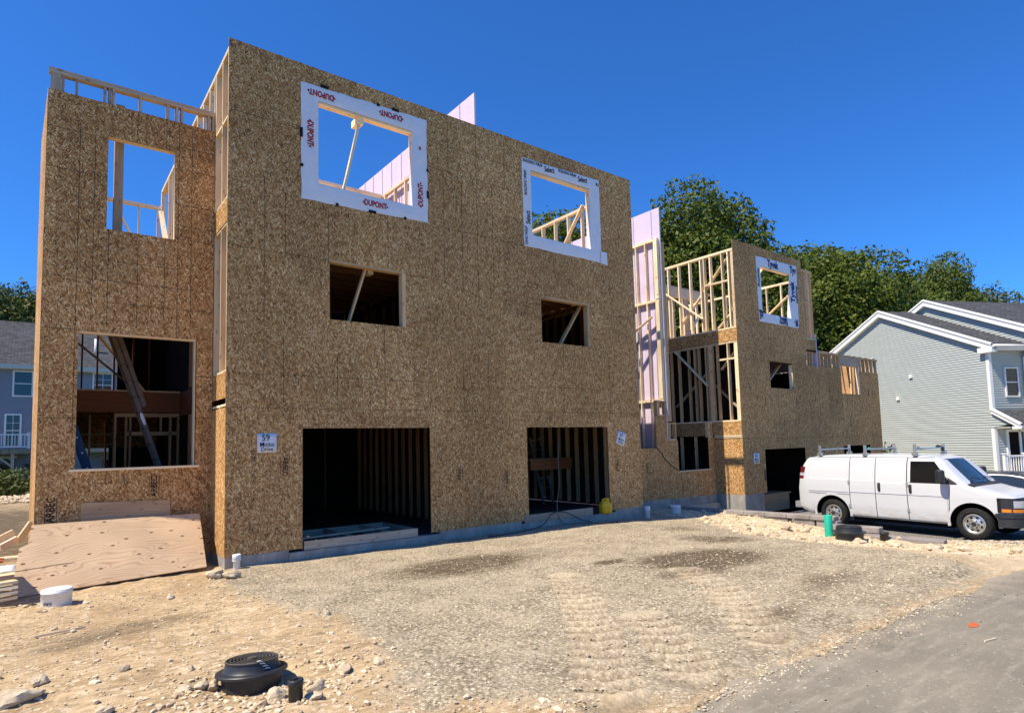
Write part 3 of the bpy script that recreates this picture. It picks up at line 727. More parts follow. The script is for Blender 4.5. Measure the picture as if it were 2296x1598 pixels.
# ---- entry bay of the right half, up to its party wall (x = 13.3)
FX = 13.3
mb = MB(); mb.mid('osb'); mb.mid('seam')
sheet(mb, 'y', 1.06, .012, 10.752, 13.285, -.04, 2.58, [(10.95, 12.74, 1.565, 9)]); mb.build('bay_sheathing', None, A)
mb = MB(); mb.mid('drywall'); mb.mid('drywall_edge'); mb.mid('trimblack')
mb.bx(FX, FX+.05, 1.03, 7.8, 2.6, 9.4, 0, False); mb.bx(FX-.001, FX+.051, 1.026, 1.03, 2.6, 9.4, 1); mb.bx(FX, FX+.05, 1.08, 7.8, -.2, 2.598, 0, False)
mb.build('fire_wall', None, A)
mb = MB(); mb.mid('steel')
for y in (1.33, 2.1, 2.7, 3.3, 3.9, 4.5, 5.1, 5.7): mb.bx(FX-.006, FX-.001, y, y+.03, -.1, 9.38, 0)
mb.build('stud_track', None, A)
for z in (3.05, 6.28, 8.29): 
    lum('plate', A, FX-.13, FX-.03, 1.06, 6.0, z, z+T); lum('plate', A, FX-.13, FX-.03, 1.06, 6.0, z+T+.003, z+2*T+.003)
for (z0, z1) in ((-.03, 3.05), (3.14, 6.28), (6.37, 8.29)):
    for y in (1.55, 1.95, 2.5, 3.1, 3.7): stud(A, FX-.13, FX-.04, y, y+T, z0, z1)
    if z0 > 3: stud(A, FX-.15, FX-.03, 1.06, 1.20, z0, z1)
stud(A, FX-.13, FX-.09, 1.075, 1.2, 3.14, 6.28)
bar('brace', 'lumber', A, (13.08, 2.9, 5.0), (13.08, 1.3, 5.8), .10, .035, (1, 0, 0))
# stub boxes over the bay sheathing
def stub(parent, x0, x1, z0, z1, y=1.06):
    lum('cripple', parent, x0, x0+T, y, y+.13, z0, z1, m='lumber_shade'); lum('cripple', parent, x1-T, x1, y, y+.13, z0, z1, m='lumber_shade')
    lum('cripple', parent, x0+.08, x0+.08+T, y+.01, y+.13, z0, z1, m='lumber_shade')
    lum('plate', parent, x0-.02, x1+.02, y-.002, y+.13, z1, z1+T, m='lumber_shade'); lum('plate', parent, x0, x1, y, y+.13, z0-T, z0-.002, m='lumber_shade')
stub(A, 12.84, 13.24, 2.62, 3.03)

# ------------------------------------------------------------------ farther townhouse
mb = MB(); mb.mid('osb'); mb.mid('seam')
BW = (17.48, 19.46, 6.18, 7.86); BL = (17.74, 19.30, 3.545, 4.48); BR = (23.12, 24.82, 3.51, 9); BG = (17.13, 19.88, -9, 1.41); BH = (22.95, 25.4, -9, 1.40)
sheet(mb, 'y', 0, .012, 15.80, 20.37, -.05, 8.52, [BW, BL, BG], seams_h=[(1.79, 15.8, 20.37), (4.49, 15.8, 20.37)])
sheet(mb, 'y', 0, .012, 20.37, 26.62, -.05, 4.50, [BR, BH], seams_h=[(1.77, 20.37, 26.62)], seams_v=[(18.2, 2.2, 3.5), (21.2, 2.3, 4.4)])
# weathered nail lines
random.seed(3)
for k in range(46):
    x = random.uniform(16.3, 26.3); z = random.choice((2.2, 2.9, 3.1, 3.45)) + random.uniform(-.1, .1)
    mb.bx(x, x+.02, -.003, .006, z, z+random.uniform(.1, .28), 1)
mb.build('front_sheathing', None, B)
mb = MB(); mb.mid('osb'); mb.mid('osb_row')
sheet(mb, 'x', 15.80, .012, .012, 1.06, -.05, 1.80)
mb.build('return_sheathing', None, B)
mb = MB(); mb.mid('osb_row'); sheet(mb, 'x', 15.80, .012, .02, 4.5, 1.92, 2.38); mb.build('rim_board', None, B)
mb = MB(); mb.mid('osb_row'); sheet(mb, 'x', 15.80, .012, .012, 4.5, 5.07, 5.50); mb.build('rim_board', None, B)
X0, X1 = 15.812, 15.95
for z in (1.825, 1.88, 2.385, 5.02, 5.505, 8.14, 8.18): lum('plate', B, X0-.01, X1, .013, 7.6 if z > 2 else 1.05, z, z+T)
for y in (.014, .06, .20, .44, .90, 1.15, 1.30, 1.75, 2.23, 2.70, 3.3, 3.9, 4.5, 5.1, 5.7, 6.4): stud(B, X0, X1, y, y+T*1.1, 5.545, 8.14)
lum('blocking', B, X0-.004, X1, .25, 1.16, 7.13, 7.19)
for y in (.014, .06, .10, .38, .80, 1.15, 1.25, 1.55, 1.72, 1.98, 2.4, 2.75, 3.2, 3.8): stud(B, X0, X1, y, y+T*1.1, 2.425, 5.02, 'lumber' if y < .8 else 'lumber_shade')  # studs past the shadow line take the shaded colour
stud(B, X0, X1+.02, 1.02, 1.17, 2.425, 5.02, 'lumber_shade')
lum('blocking', B, X0-.004, X1, .14, .8, 4.46, 4.52)
for y in (1.2, 1.85, 2.45, 3.1): stud(B, X0, X1, y, y+T, -.05, 1.9, 'lumber_shade')
bar('brace', 'lumber', B, (15.76, 2.85, 7.25), (15.76, 1.25, 6.0), .12, .035, (1, 0, 0)); bar('brace', 'lumber', B, (15.76, 2.5, 5.0), (15.76, 1.2, 3.65), .12, .035, (1, 0, 0))
bar('brace', 'lumber', B, (15.99, 2.4, 5.9), (15.99, .3, 8.0), .13, .035, (1, 0, 0)); bar('brace', 'lumber_grey', B, (15.99, 2.7, 3.0), (15.99, 1.1, 4.3), .13, .035, (1, 0, 0))
bar('brace', 'lumber', B, (15.99, .8, 5.6), (15.99, .1, 6.2), .13, .035, (1, 0, 0)); bar('brace', 'lumber', B, (16.2, .9, 4.2), (16.2, .2, 4.9), .13, .035, (1, 0, 0)); bar('brace', 'lumber_grey', B, (16.4, .2, 2.6), (16.4, 1.3, 3.7), .13, .035, (1, 0, 0))
# front bay pieces
mb = MB(); mb.mid('osb'); mb.mid('seam')
sheet(mb, 'y', 1.06, .012, 13.288, 15.80, -.06, 2.3, [(13.80, 15.44, .81, 9), (13.288, 13.80, 1.80, 9), (15.44, 15.8, 1.85, 9)]); mb.build('bay_sheathing', None, B)
stub(B, 13.36, 13.74, 1.84, 2.32); stub(B, 15.48, 15.70, 1.9, 2.34)
lum('window_sill', B, 13.76, 15.5, 1.02, 1.2, .78, .81)
for x in (13.37, 13.43, 13.49, 13.57): stud(B, x, x+T, 1.08+(x-13.37)*.2, 1.2+(x-13.37)*.2, 2.4, 8.3, 'lumber_shade')
# interior: floors, cross wall, walls
box('subfloor', 'sub', B, 15.96, 26.5, .16, 7.6, 2.40, 2.42, wood=False); box('subfloor', 'sub', B, 15.96, 21.3, .16, 7.6, 5.50, 5.525, wood=False)
box('subfloor', 'sub', B, 13.4, 15.8, 3.2, 7.6, 2.40, 2.42, wood=False); box('subfloor', 'sub', B, 13.4, 15.8, 3.2, 7.6, 5.50, 5.52, wood=False)
box('shade_board', 'interior_shade', B, 16.9, 16.912, .2, 7.6, -.8, 5.5, wood=False)  # black board added to darken the rooms behind the openings
box('rear_sheathing', 'interior_shade', B, 13.4, 26.6, 7.6, 7.612, -.8, 5.5, wood=False)
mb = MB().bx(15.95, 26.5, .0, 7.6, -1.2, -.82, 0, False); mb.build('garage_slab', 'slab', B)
for b_ in ((15.795, 16.92, -.008, .14, -1.4, -.05), (20.1, 22.7, -.008, .14, -1.4, -.05), (25.6, 26.63, -.008, .14, -1.4, -.05), (15.795, 15.95, .14, 1.06, -1.3, -.05), (13.37, 15.795, 1.055, 1.2, -1.2, -.06)):
    box('foundation', 'concrete', B, *b_, wood=False)
box('end_sheathing', 'interior_shade', B, 26.55, 26.562, .2, 7.6, -1.2, 5.0, wood=False); box('fire_wall', 'interior_shade', B, 21.17, 21.22, .16, 7.6, -.8, 2.38, wood=False); box('fire_wall', 'interior_shade', B, 21.17, 21.22, .16, 7.6, 2.43, 4.38, wood=False)
box('roof_sheet', 'sub', B, 15.96, 21.1, .16, 7.6, 5.45, 5.47, wood=False)
# cross wall of the tower with a tall header
lum('top_plate', B, 16.0, 21.1, 4.3, 4.42, 8.12, 8.2); box('window_header', 'lumber', B, 16.0, 20.6, 4.3, 4.4, 7.74, 8.12)
for x in (16.0, 16.4, 17.0, 17.45, 17.6, 17.75, 18.2, 18.9, 19.0, 19.15, 19.8, 20.4): stud(B, x, x+T, 4.3, 4.42, 5.53, 7.74)
for a, b in (((16.1, 4.25, 7.3), (17.6, 4.25, 5.6)), ((18.6, 4.25, 5.6), (19.9, 4.25, 7.2))): bar('brace', 'lumber', B, a, b, .12, .035, (0, 1, 0))
# far side of the tower: studs along the party wall and the unsheathed front corner
for k in range(9): stud(B, 20.9, 21.0, .5+.62*k, .5+.62*k+T, 5.53, 7.9)
lum('top_plate', B, 20.9, 21.0, .15, 6.0, 7.9, 7.98)
bar('brace', 'lumber', B, (20.86, 3.2, 5.7), (20.86, .8, 7.4), .12, .035, (1, 0, 0))
for x in (20.40, 20.58, 20.80, 21.10): stud(B, x, x+(.10 if x in (20.40, 20.80) else T), .02, .14, 5.55, 8.14, 'lumber_shade')
lum('top_plate', B, 20.3, 21.2, .015, .15, 8.14, 8.22, m='lumber_shade'); lum('blocking', B, 20.40, 21.16, .016, .1, 6.92, 6.97, m='lumber_shade')
box('rim_board', 'osb_row', B, 20.38, 21.16, .0, .012, 5.03, 5.5, wood=False); lum('plate', B, 20.38, 21.2, 0, .14, 5.505, 5.545)
mb = MB(); mb.mid('drywall'); mb.bx(21.17, 21.22, -.01, 7.6, 4.4, 5.75, 0, False); mb.build('fire_wall', None, B)
bar('brace', 'lumber', B, (17.35, .3, 7.2), (18.1, .3, 7.9), .12, .035, (0, 1, 0))
lum('window_header', B, 17.48, 19.46, .014, .15, 7.83, 7.87); stud(B, 19.30, 19.38, .005, .15, 3.54, 4.45); lum('window_sill', B, 17.7, 19.4, .014, .15, 3.50, 3.545)
bar('brace', 'lumber', B, (17.85, .5, 3.4), (19.3, .5, 4.5), .13, .035, (0, 1, 0))
# band of short studs, roof edge boards and opening of the low half
for x in (20.42, 20.62, 20.86, 21.45, 21.70, 22.05, 22.35, 22.75, 23.05, 24.85, 24.95, 25.32, 25.70, 26.1, 26.5): stud(B, x, x+T*1.4, .014, .14, 4.45, 5.02, 'lumber_shade')
lum('top_plate', B, 20.4, 26.62, 0, .14, 5.02, 5.06, m='lumber_shade'); lum('top_plate', B, 20.4, 26.62, 0, .14, 5.063, 5.10, m='lumber_shade')
for (a, b, y) in ((21.6, 23.2, .1), (23.6, 26.2, .2), (24.2, 25.4, .5), (26.3, 26.6, .05)): lum('loose_board', B, a, b, y, y+.14, 5.105, 5.145)
box('window_header', 'lumber_grey', B, 23.11, 24.84, .002, .12, 4.66, 5.02); 
for x in (23.08, 24.74): stud(B, x, x+.09, .016, .14, 3.5, 4.66)
lum('window_sill', B, 23.1, 24.84, .016, .14, 3.47, 3.51)
for k in range(6): stud(B, 24.9, 25.0, .4+.5*k, .4+.5*k+T, 2.45, 5.0)
box('inner_board', 'sub', B, 25.02, 25.04, .3, 3.2, 2.45, 4.9); bar('brace', 'lumber', B, (24.86, .4, 3.3), (24.86, 2.2, 4.6), .2, .04, (1, 0, 0))
for k in range(8): lum('joist', B, 21.3, 26.5, .8+.8*k, .84+.8*k, 4.85, 5.0)
for x in (23.4, 23.75): stud(B, x, x+.09, 2.6, 2.7, 2.45, 4.9)
stud(B, 23.3, 23.4, .4, .5, -.8, 1.5, 'lumber'); 

# ------------------------------------------------------------------ house wrap round the top windows, with its printing
def wrap(parent, outer, hole, y=-.003):
    """outer = four corners (x,z) bl, br, tr, tl; hole = (x0,x1,z0,z1)"""
    mb = MB(); mb.mid('wrap'); x0, x1, z0, z1 = hole; n = 10
    inn = [(x0, z0), (x1, z0), (x1, z1), (x0, z1)]; n = 22
    for k in range(4):
        a, b = outer[k], outer[(k+1) % 4]; c, d = inn[k], inn[(k+1) % 4]
        def pt(i, j):
            t = i/n; o = (lerp(a[0], b[0], t), lerp(a[1], b[1], t)); q = (lerp(c[0], d[0], t), lerp(c[1], d[1], t))
            s = j/5; x, z = lerp(o[0], q[0], s), lerp(o[1], q[1], s)
            if j == 0: x += .022*noise.noise((x*4, z*4, 1)); z += .022*noise.noise((x*4, z*4, 7))
            return (x, y-.010*(j in (1, 2, 3, 4))*max(.2, 1+1.2*noise.noise((x*4.5, z*4.5, 4))), z)
        mb.grid(pt, n, 5, 0, True)
    # flaps folded into the opening
    for xx, s in ((x0+.001, 1), (x1-.001, -1)): mb.poly([(xx, y, z0), (xx, .16, z0), (xx, .16, z1*.35+z0*.65+.8*s*(z1-z0)*.3), (xx, y, z1)], [(0, 0)]*4)
    mb.poly([(x0, y, z0+.002), (x1, y, z0+.002), (x1, .1, z0+.002), (x0, .1, z0+.002)], [(0, 0)]*4)
    return mb.build('window_wrap', None, parent)
wr1 = wrap(A, [(1.30, 6.60), (4.06, 6.67), (4.06, 9.0), (1.285, 8.93)], W1)
wr2 = wrap(A, [(6.76, 6.65), (9.47, 6.66), (9.46, 8.97), (6.75, 8.89)], W2)
fl = MB(); fl.mid('wrap'); fl.poly([(9.40, -.026, 6.63), (9.68, -.016, 6.62), (9.66, -.02, 6.97), (9.42, -.028, 6.97)], [(0, 0)]*4); fl.build('wrap_flap', None, wr2)
wr3 = wrap(B, [(17.24, 5.86), (19.96, 5.87), (20.02, 8.24), (17.21, 8.18)], BW)
XP, XN, ZP, ZN = (1, 0, 0), (-1, 0, 0), (0, 0, 1), (0, 0, -1)
def oval_mark(c, xd, yd, half, parent):
    mb = MB(); mb.mid('red_ink'); xd, yd, c = Vector(xd), Vector(yd), Vector(c)
    for sg in (-1, 1):
        p = c+xd*sg*(half+.05); pts = [p, p-xd*sg*.045+yd*.035, p-xd*sg*.045-yd*.035]
        if (pts[1]-pts[0]).cross(pts[2]-pts[0]).dot(Vector((0, -1, 0))) < 0: pts = pts[::-1]
        mb.poly(pts, [(0, 0)]*3)
    mb.build('emblem', None, parent)
for cx, cz, xd, yd in ((1.69, 8.78, XN, ZN), (3.20, 8.83, XN, ZN), (1.46, 7.92, ZN, XP), (2.82, 6.80, XP, ZP), (3.88, 7.25, ZP, XN)):
    text('DUPONT', .17, 'red_ink', (cx, -.024, cz), xd, yd, wr1, 'lettering', 'CENTER', .70, .035); oval_mark((cx, -.024, cz), xd, yd, .24, wr1)
oval_mark((3.88, -.024, 8.3), ZP, XN, .0, wr1)
mb = MB(); mb.mid('ink')
for x, z, w_, h in ((1.75, 8.96, .16, .05), (2.9, 8.97, .05, .05), (3.3, 8.985, .15, .05), (1.29, 7.9, .05, .18), (1.3, 7.25, .05, .05), (2.0, 6.62, .05, .05), (2.75, 6.635, .16, .05), (3.5, 6.655, .05, .05), (4.06, 7.3, .04, .16), (4.06, 7.85, .04, .05)): mb.bx(x-w_/2, x+w_/2, -.03, -.002, z-h/2, z+h/2)
mb.build('tape_tab', None, wr1)
for cx, cz in ((7.10, 8.83), (8.28, 8.86)):
    text('BUILDING WRAP', .115, 'ink', (cx-.32, -.024, cz), XP, ZP, wr2, sx=.72); text('Select', .2, 'ink', (cx+.38, -.024, cz-.06), (1, 0, .12), (-.05, 0, 1), wr2, sx=.7)
text('BUI', .115, 'ink', (9.32, -.024, 8.82), XP, ZP, wr2, sx=.72)
text('BUILDING WRAP', .115, 'ink', (6.84, -.024, 7.95), ZP, XN, wr2, sx=.72); text('Select', .2, 'ink', (6.90, -.024, 7.22), ZP, XN, wr2, sx=.7); text('DING WRAP', .115, 'ink', (6.83, -.024, 6.69), ZP, XN, wr2, sx=.72)
for s_, sz, cx, cz, xd, yd in (('Tyvek', .36, 17.95, 8.02, XP, ZP), ('Tyv', .36, 19.50, 8.03, XP, ZP), ('Tyvek', .40, 19.62, 6.80, ZP, XN), ('HomeWrap', .17, 19.9, 6.8, ZP, XN), ('HomeWrap', .17, 17.32, 7.75, ZN, XP), ('Home', .17, 17.32, 6.28, ZN, XP), ('Tyvek', .28, 18.55, 6.09, XP, ZP), ('HomeWrap', .15, 18.55, 5.95, XP, ZP), ('yv', .34, 17.42, 6.25, ZN, XP), ('ek', .34, 19.76, 5.9, ZP, XN)):
    text(s_, sz, 'navy_ink', (cx, -.024, cz), xd, yd, wr3, sx=.8, bold=.04)
# stamps printed on the panels
def stamp(parent, x, z, y=-.0015, up=True, size=.13):
    text('ARBEC', size, 'ink', (x, y, z), ZP if up else ZN, XN if up else XP, parent, 'panel_stamp', sx=.85)
    mb = MB(); mb.mid('ink'); L = size*2.5; z0, z1 = (z, z+L) if up else (z-L, z)
    for dx in (-.075, .075): mb.bx(x+dx-.004, x+dx+.004, y, y+.001, z0, z1)
    mb.build('panel_stamp', None, parent)
stamp(A, -2.38, .73, 1.0585, size=.16); stamp(A, -.93, 1.05, 1.0585, size=.14)
stamp(A, 1.0, 1.68, up=False); stamp(A, 4.75, 1.05); stamp(A, 6.05, .9); stamp(A, 9.78, 1.0); stamp(A, 12.25, .8, 1.0585)
rr = random.Random(2)
for (x, z0, y) in ((.38, .35, -.0015), (.38, .75, -.0015), (.42, 1.2, -.0015), (.42, 1.62, -.0015), (4.2, .7, -.0015), (4.2, 1.5, -.0015), (-1.4, 1.25, 1.0585), (-.25, 1.2, 1.0585), (-.22, .85, 1.0585), (-.2, 1.95, 1.0585), (5.3, .6, -.0015), (9.5, .7, -.0015), (10.2, .5, -.0015), (7.4, 2.3, -.0015)):
    mb = MB(); mb.mid('ink')
    for c in range(4):
        L = rr.uniform(.12, .26); zz = z0+rr.uniform(0, .05)
        while zz < z0+L:
            d = rr.uniform(.012, .03); mb.bx(x+c*.022, x+c*.022+.008, y, y+.001, zz, zz+d); zz += d+.008
    mb.build('panel_stamp', None, A)
mb = MB(); mb.mid('ink'); 
for d in (0, .05): mb.bar((-.2+d, 1.0575, 3.05), (-.12+d, 1.0575, 2.9), .012, .002, (0, 1, 0)); mb.bar((-.17+d, 1.0575, 3.0), (-.2+d, 1.0575, 2.88), .012, .002, (0, 1, 0))
mb.build('chalk_mark', None, A)
mb = MB(); mb.mid('redlens'); mb.bx(17.0, 17.12, -.002, 0, .35, .72); mb.build('paint_mark', None, B)
# hand lettered number sheets
def paper(label, corners, lines, sizes, y=-.006):
    bl, br, tr, tl = [Vector((a, y, b)) for a, b in corners]
    mb = MB(); mb.mid('paper'); n = 4
    mb.grid(lambda i, j: lerp(lerp(bl, br, i/n), lerp(tl, tr, i/n), j/n)+Vector((0, -.006*((i in (0, n)) and (j in (0, n))), 0)), n, n, 0, True)
    for k in range(len(mb.f)):
        pass
    o = mb.build('paper_sign', None, None); sm = o.modifiers.new('thick', 'SOLIDIFY'); sm.thickness = .002
    tag(o, label, 'sign', 'hand lettered number sheets on the OSB')
    xd = (br-bl).normalized(); yd = (tl-bl).normalized(); c = (bl+br+tl+tr)/4
    for s_, sz, (u, v) in zip(lines, sizes, ((-.02, .09), (.0, -.03), (.0, -.115))):
        t = text(s_, sz, 'ink', c+xd*u+yd*v+Vector((0, -.01, 0)), xd, yd, o, 'handwriting', 'CENTER', .9, .004)
paper('white paper reading 59 Micko Drive on the near wall left of the first garage', ((.515, 1.77), (.85, 1.77), (.85, 2.11), (.51, 2.11)), ('59', 'Micko', 'Drive'), (.16, .115, .105))
paper('tilted white paper reading 61 Micko Drive right of the second garage', ((9.745, 1.76), (10.06, 1.67), (10.17, 2.0), (9.87, 2.10)), ('61', 'Micko', 'Drive'), (.14, .10, .10))
paper('small white paper reading 63 Micko Drive on the farther house beside its garage', ((16.41, .95), (16.75, .95), (16.75, 1.3), (16.4, 1.3)), ('63', 'Micko', 'Drive'), (.15, .11, .11))

# ------------------------------------------------------------------ neighbouring houses
def lap(mb, span, z0, z1, P, pitch=.105, lip=.018):
    """real lap siding: each course slants out to its lower edge. span(z) -> list of (u0,u1); P(u, out, z) -> point"""
    n = int(round((z1-z0)/pitch))
    for k in range(n):
        a, b = z0+k*(z1-z0)/n, z0+(k+1)*(z1-z0)/n
        for (u0, u1), (v0, v1) in zip(span(a+1e-4), span(b-1e-4)):
            if u1-u0 < .01 and v1-v0 < .01: continue
            mb.poly([P(u0, lip, a), P(u1, lip, a), P(v1, .0, b), P(v0, .0, b)], [(u0, a), (u1, a), (v1, b), (v0, b)])
            mb.poly([P(u0, 0, a), P(u1, 0, a), P(u1, lip, a), P(u0, lip, a)], [(u0, a), (u1, a), (u1, a), (u0, a)])
def sash(parent, x0, x1, y, z0, z1, fr=.09, m='white_paint', bars=(1, 1), out=-1):
    """window in a wall facing -y"""
    mb = MB(); mb.mid(m)
    for a, b, c, d in ((x0-fr, x0, z0-fr, z1+fr), (x1, x1+fr, z0-fr, z1+fr), (x0, x1, z0-fr, z0), (x0, x1, z1, z1+fr)): mb.bx(a, b, y-.05, y+.02, c, d)
    w = mb.build('window', None, parent)
    box('pane', 'pane', w, x0, x1, y-.012, y+.01, z0, z1, wood=False)
    g = MB(); g.mid(m); g.bx(x0, x1, y-.03, y-.013, (z0+z1)/2-.025, (z0+z1)/2+.025)
    for k in range(bars[0]): xx = lerp(x0, x1, (k+1)/(bars[0]+1)); g.bx(xx-.012, xx+.012, y-.024, y-.0135, z0, z1)
    for k in range(bars[1]): zz = lerp((z0+z1)/2, z1, (k+1)/(bars[1]+1)); g.bx(x0, x1, y-.0235, y-.0137, zz-.01, zz+.01)
    g.build('sash_bar', None, w); return w
def roof_plane(mb, a, b, c, d, th=.06):
    a, b, c, d = map(Vector, (a, b, c, d)); n = (b-a).cross(d-a).normalized()*th
    L = (b-a).length; W_ = (d-a).length
    mb.poly([a+n, b+n, c+n, d+n], [(0, 0), (L, 0), (L, W_), (0, W_)]); mb.poly([d, c, b, a], [(0, W_), (L, W_), (L, 0), (0, 0)])
    for p, q in ((a, b), (b, c), (c, d), (d, a)): mb.poly([p, q, q+n, p+n], [(0, 0), (1, 0), (1, .06), (0, .06)])
# --- sage green house on the right (turned 25.7 degrees to the townhouses)
HR = -rad(25.7)
H = thing('sage_house', 'sage green sided house with grey gable roof and white trim behind the van', 'house', (31.0, -2.88, 0), HR, None, True)
ze, pk, yb = 5.60, (5.75, 8.36), 11.9
def span1(z):
    lo = 0
    if 2.02 < z < 2.72: lo = lerp(-1.0, 0, (z-2.02)/.7)
    hi = yb
    if z > 5.5: t = (z-5.5)/(pk[1]-.1-5.5); lo = lerp(0, pk[0], t); hi = lerp(yb, pk[0], t)
    return [(lo, hi)]
mb = MB(); mb.mid('sage'); lap(mb, span1, -1.45, pk[1]-.1, lambda u, o, z: (-o, u, z), .112, .03); mb.build('gable_siding', None, H)
mb = MB(); mb.mid('sage'); lap(mb, lambda z: [(0, 2.0)], 2.75, 5.4, lambda u, o, z: (u, -o, z), .112, .03); mb.build('front_siding', None, H)
mb = MB(); mb.mid('sage'); lap(mb, lambda z: [(0, 2.0)], -1.45, 2.74, lambda u, o, z: (u, -o, z), .112, .03); mb.build('front_siding', None, H)
mb = MB(); mb.mid('shingle')
roof_plane(mb, (-.2, -.36, ze), (2.0, -.36, ze), (2.0, pk[0], pk[1]+.05), (-.2, pk[0], pk[1]+.05)); roof_plane(mb, (2.0, yb+.3, 5.55), (-.2, yb+.3, 5.55), (-.2, pk[0], pk[1]+.05), (2.0, pk[0], pk[1]+.05))
mb.build('roof', None, H)
def rake(parent, x, pts, w=.26, depth=.16, name='rake_board'):
    mb = MB(); mb.mid('white_paint')
    for (y0, z0), (y1, z1) in zip(pts, pts[1:]):
        for (dx, dd, ww) in ((0, depth, w), (-.035, .03, .09)):
            off = 0 if dx == 0 else .085
            a = [(x+dx, y0, z0+off), (x+dx, y1, z1+off)]
            f = [(x+dx, y0, z0-w+off if dx == 0 else z0-.01), (x+dx, y1, z1-w+off if dx == 0 else z1-.01)]
            q = [Vector(f[0]), Vector(f[1]), Vector(a[1]), Vector(a[0])]
            if (q[1]-q[0]).cross(q[3]-q[0]).x > 0: q = q[::-1]
            mb.poly(q, [(0, 0)]*4)
            for i, j in ((1, 0), (3, 2)): mb.poly([q[i], q[j], q[j]+Vector((dd+.1, 0, 0)), q[i]+Vector((dd+.1, 0, 0))], [(0, 0)]*4)
    return mb.build(name, None, parent)
rake(H, -.22, [(-.38, ze+.03), (pk[0], pk[1]+.06), (yb+.3, 5.58)])
box('eave_return', 'white_paint', H, -.23, .05, -.38, .30, ze-.27, ze-.03, wood=False)
box('fascia', 'white_paint', H, -.18, 2.0, -.38, -.34, ze-.16, ze+.02, wood=False); box('soffit', 'white_paint', H, 0, 2.0, -.34, 0, ze-.18, ze-.14, wood=False)
mb = MB(); mb.mid('white_paint'); mb.tube([(-.18, -.43, ze+.0), (2.0, -.43, ze+.0)], .06, 8); mb.build('gutter', None, H)
mb = MB(); mb.mid('white_paint'); mb.tube([(1.86, -.43, ze-.05), (1.86, -.3, ze-.25), (1.86, -.08, ze-.5), (1.86, -.08, 2.7)], .05, 8); mb.build('downspout', None, H)
box('corner_board', 'white_paint', H, -.035, .12, -.035, .11, 2.74, ze-.2, wood=False); box('corner_board', 'white_paint', H, -.035, .12, -.035, .12, -1.4, 1.95, wood=False)
sash(H, .80, 1.44, -.03, 3.40, 4.62, .06, bars=(0, 0))
mb = MB(); mb.mid('shingle'); roof_plane(mb, (-.1, -1.25, 2.0), (8, -1.25, 2.0), (8, 0, 2.74), (-.1, 0, 2.74)); mb.build('porch_roof', None, H)
rake(H, -.12, [(-1.28, 2.05), (0, 2.80)], .17, .1); box('fascia', 'white_paint', H, -.12, 8, -1.30, -1.26, 1.9, 2.04, wood=False); box('eave_return', 'white_paint', H, -.13, .1, -1.30, -.9, 1.9, 2.02, wood=False); box('soffit', 'white_paint', H, 0, 8, -1.26, 0, 1.97, 2.0, wood=False)
d = box('door', 'dark', H, .66, 1.22, -.06, .02, -.2, 1.78, wood=False); MB().lathe([(0, -.03), (.04, -.03), (.04, .03), (0, .03)], (1.15, -.09, .75), 12).build('handle', 'steel', d)
mb = MB(); mb.mid('white_paint')
for a, b, z0, z1 in ((.54, .66, -.2, 1.9), (1.22, 1.34, -.2, 1.9), (1.52, 1.64, -.2, 1.9), (.66, 1.52, 1.79, 1.9)): mb.bx(a, b, -.09, .01, z0, z1)
mb.build('door_frame', None, H); box('sidelight', 'pane', H, 1.34, 1.52, -.04, .01, -.1, 1.79, wood=False)
box('porch_floor', 'concrete', H, 0, 8, -1.4, 0, -1.3, -.2, wood=False)
def railing(parent, x0, x1, y, z0, z1, step=.12, m='white_paint', posts=()):
    mb = MB(); mb.mid(m); mb.bx(x0, x1, y-.03, y+.03, z1-.07, z1); mb.bx(x0, x1, y-.02, y+.02, z0+.06, z0+.12)
    x = x0+step/2
    while x < x1: mb.bx(x-.018, x+.018, y-.018, y+.018, z0+.12, z1-.07); x += step
    for p in posts: mb.bx(p-.055, p+.055, y-.055, y+.055, z0, z1+.05); mb.bx(p-.08, p+.08, y-.08, y+.08, z1+.05, z1+.09)
    return mb.build('railing', None, parent)
railing(H, -.72, 4, -.95, -.15, .80, .13, posts=(-.72, .33))
for y, z in ((4.12, 4.75), (5.01, 3.68)): box('vent_cap', 'white_paint', H, -.09, .0, y-.09, y+.09, z-.09, z+.09, wood=False)
# taller neighbour of the same row, its gable rising over the first roof
K = thing('sage_house', 'taller sage green row house whose gable rises behind the first roof', 'house', (31.0, -2.88, 0), HR, None, True)
p2 = (4.85, 8.80); y2f, y2b = -1.75, 11.4
def span2(z):
    if z < 5.75: return [(y2f, y2b)]
    t = (z-5.75)/(p2[1]-.1-5.75); return [(lerp(y2f, p2[0], t), lerp(y2b, p2[0], t))]
mb = MB(); mb.mid('sage'); lap(mb, span2, 2.8, p2[1]-.1, lambda u, o, z: (2.03-o, u, z), .112, .03); mb.build('gable_siding', None, K)
mb = MB(); mb.mid('sage'); lap(mb, lambda z: [(2.03, 16)], 2.8, 5.5, lambda u, o, z: (u, y2f-o, z), .112, .03); mb.build('front_siding', None, K)
mb = MB(); mb.mid('shingle'); roof_plane(mb, (1.83, -2.15, 5.60), (16, -2.15, 5.60), (16, p2[0], p2[1]+.05), (1.83, p2[0], p2[1]+.05)); roof_plane(mb, (16, 11.9, 5.6), (1.83, 11.9, 5.6), (1.83, p2[0], p2[1]+.05), (16, p2[0], p2[1]+.05)); mb.build('roof', None, K)
rake(K, 1.81, [(-2.18, 5.63), (p2[0], p2[1]+.06), (11.9, 5.6)])
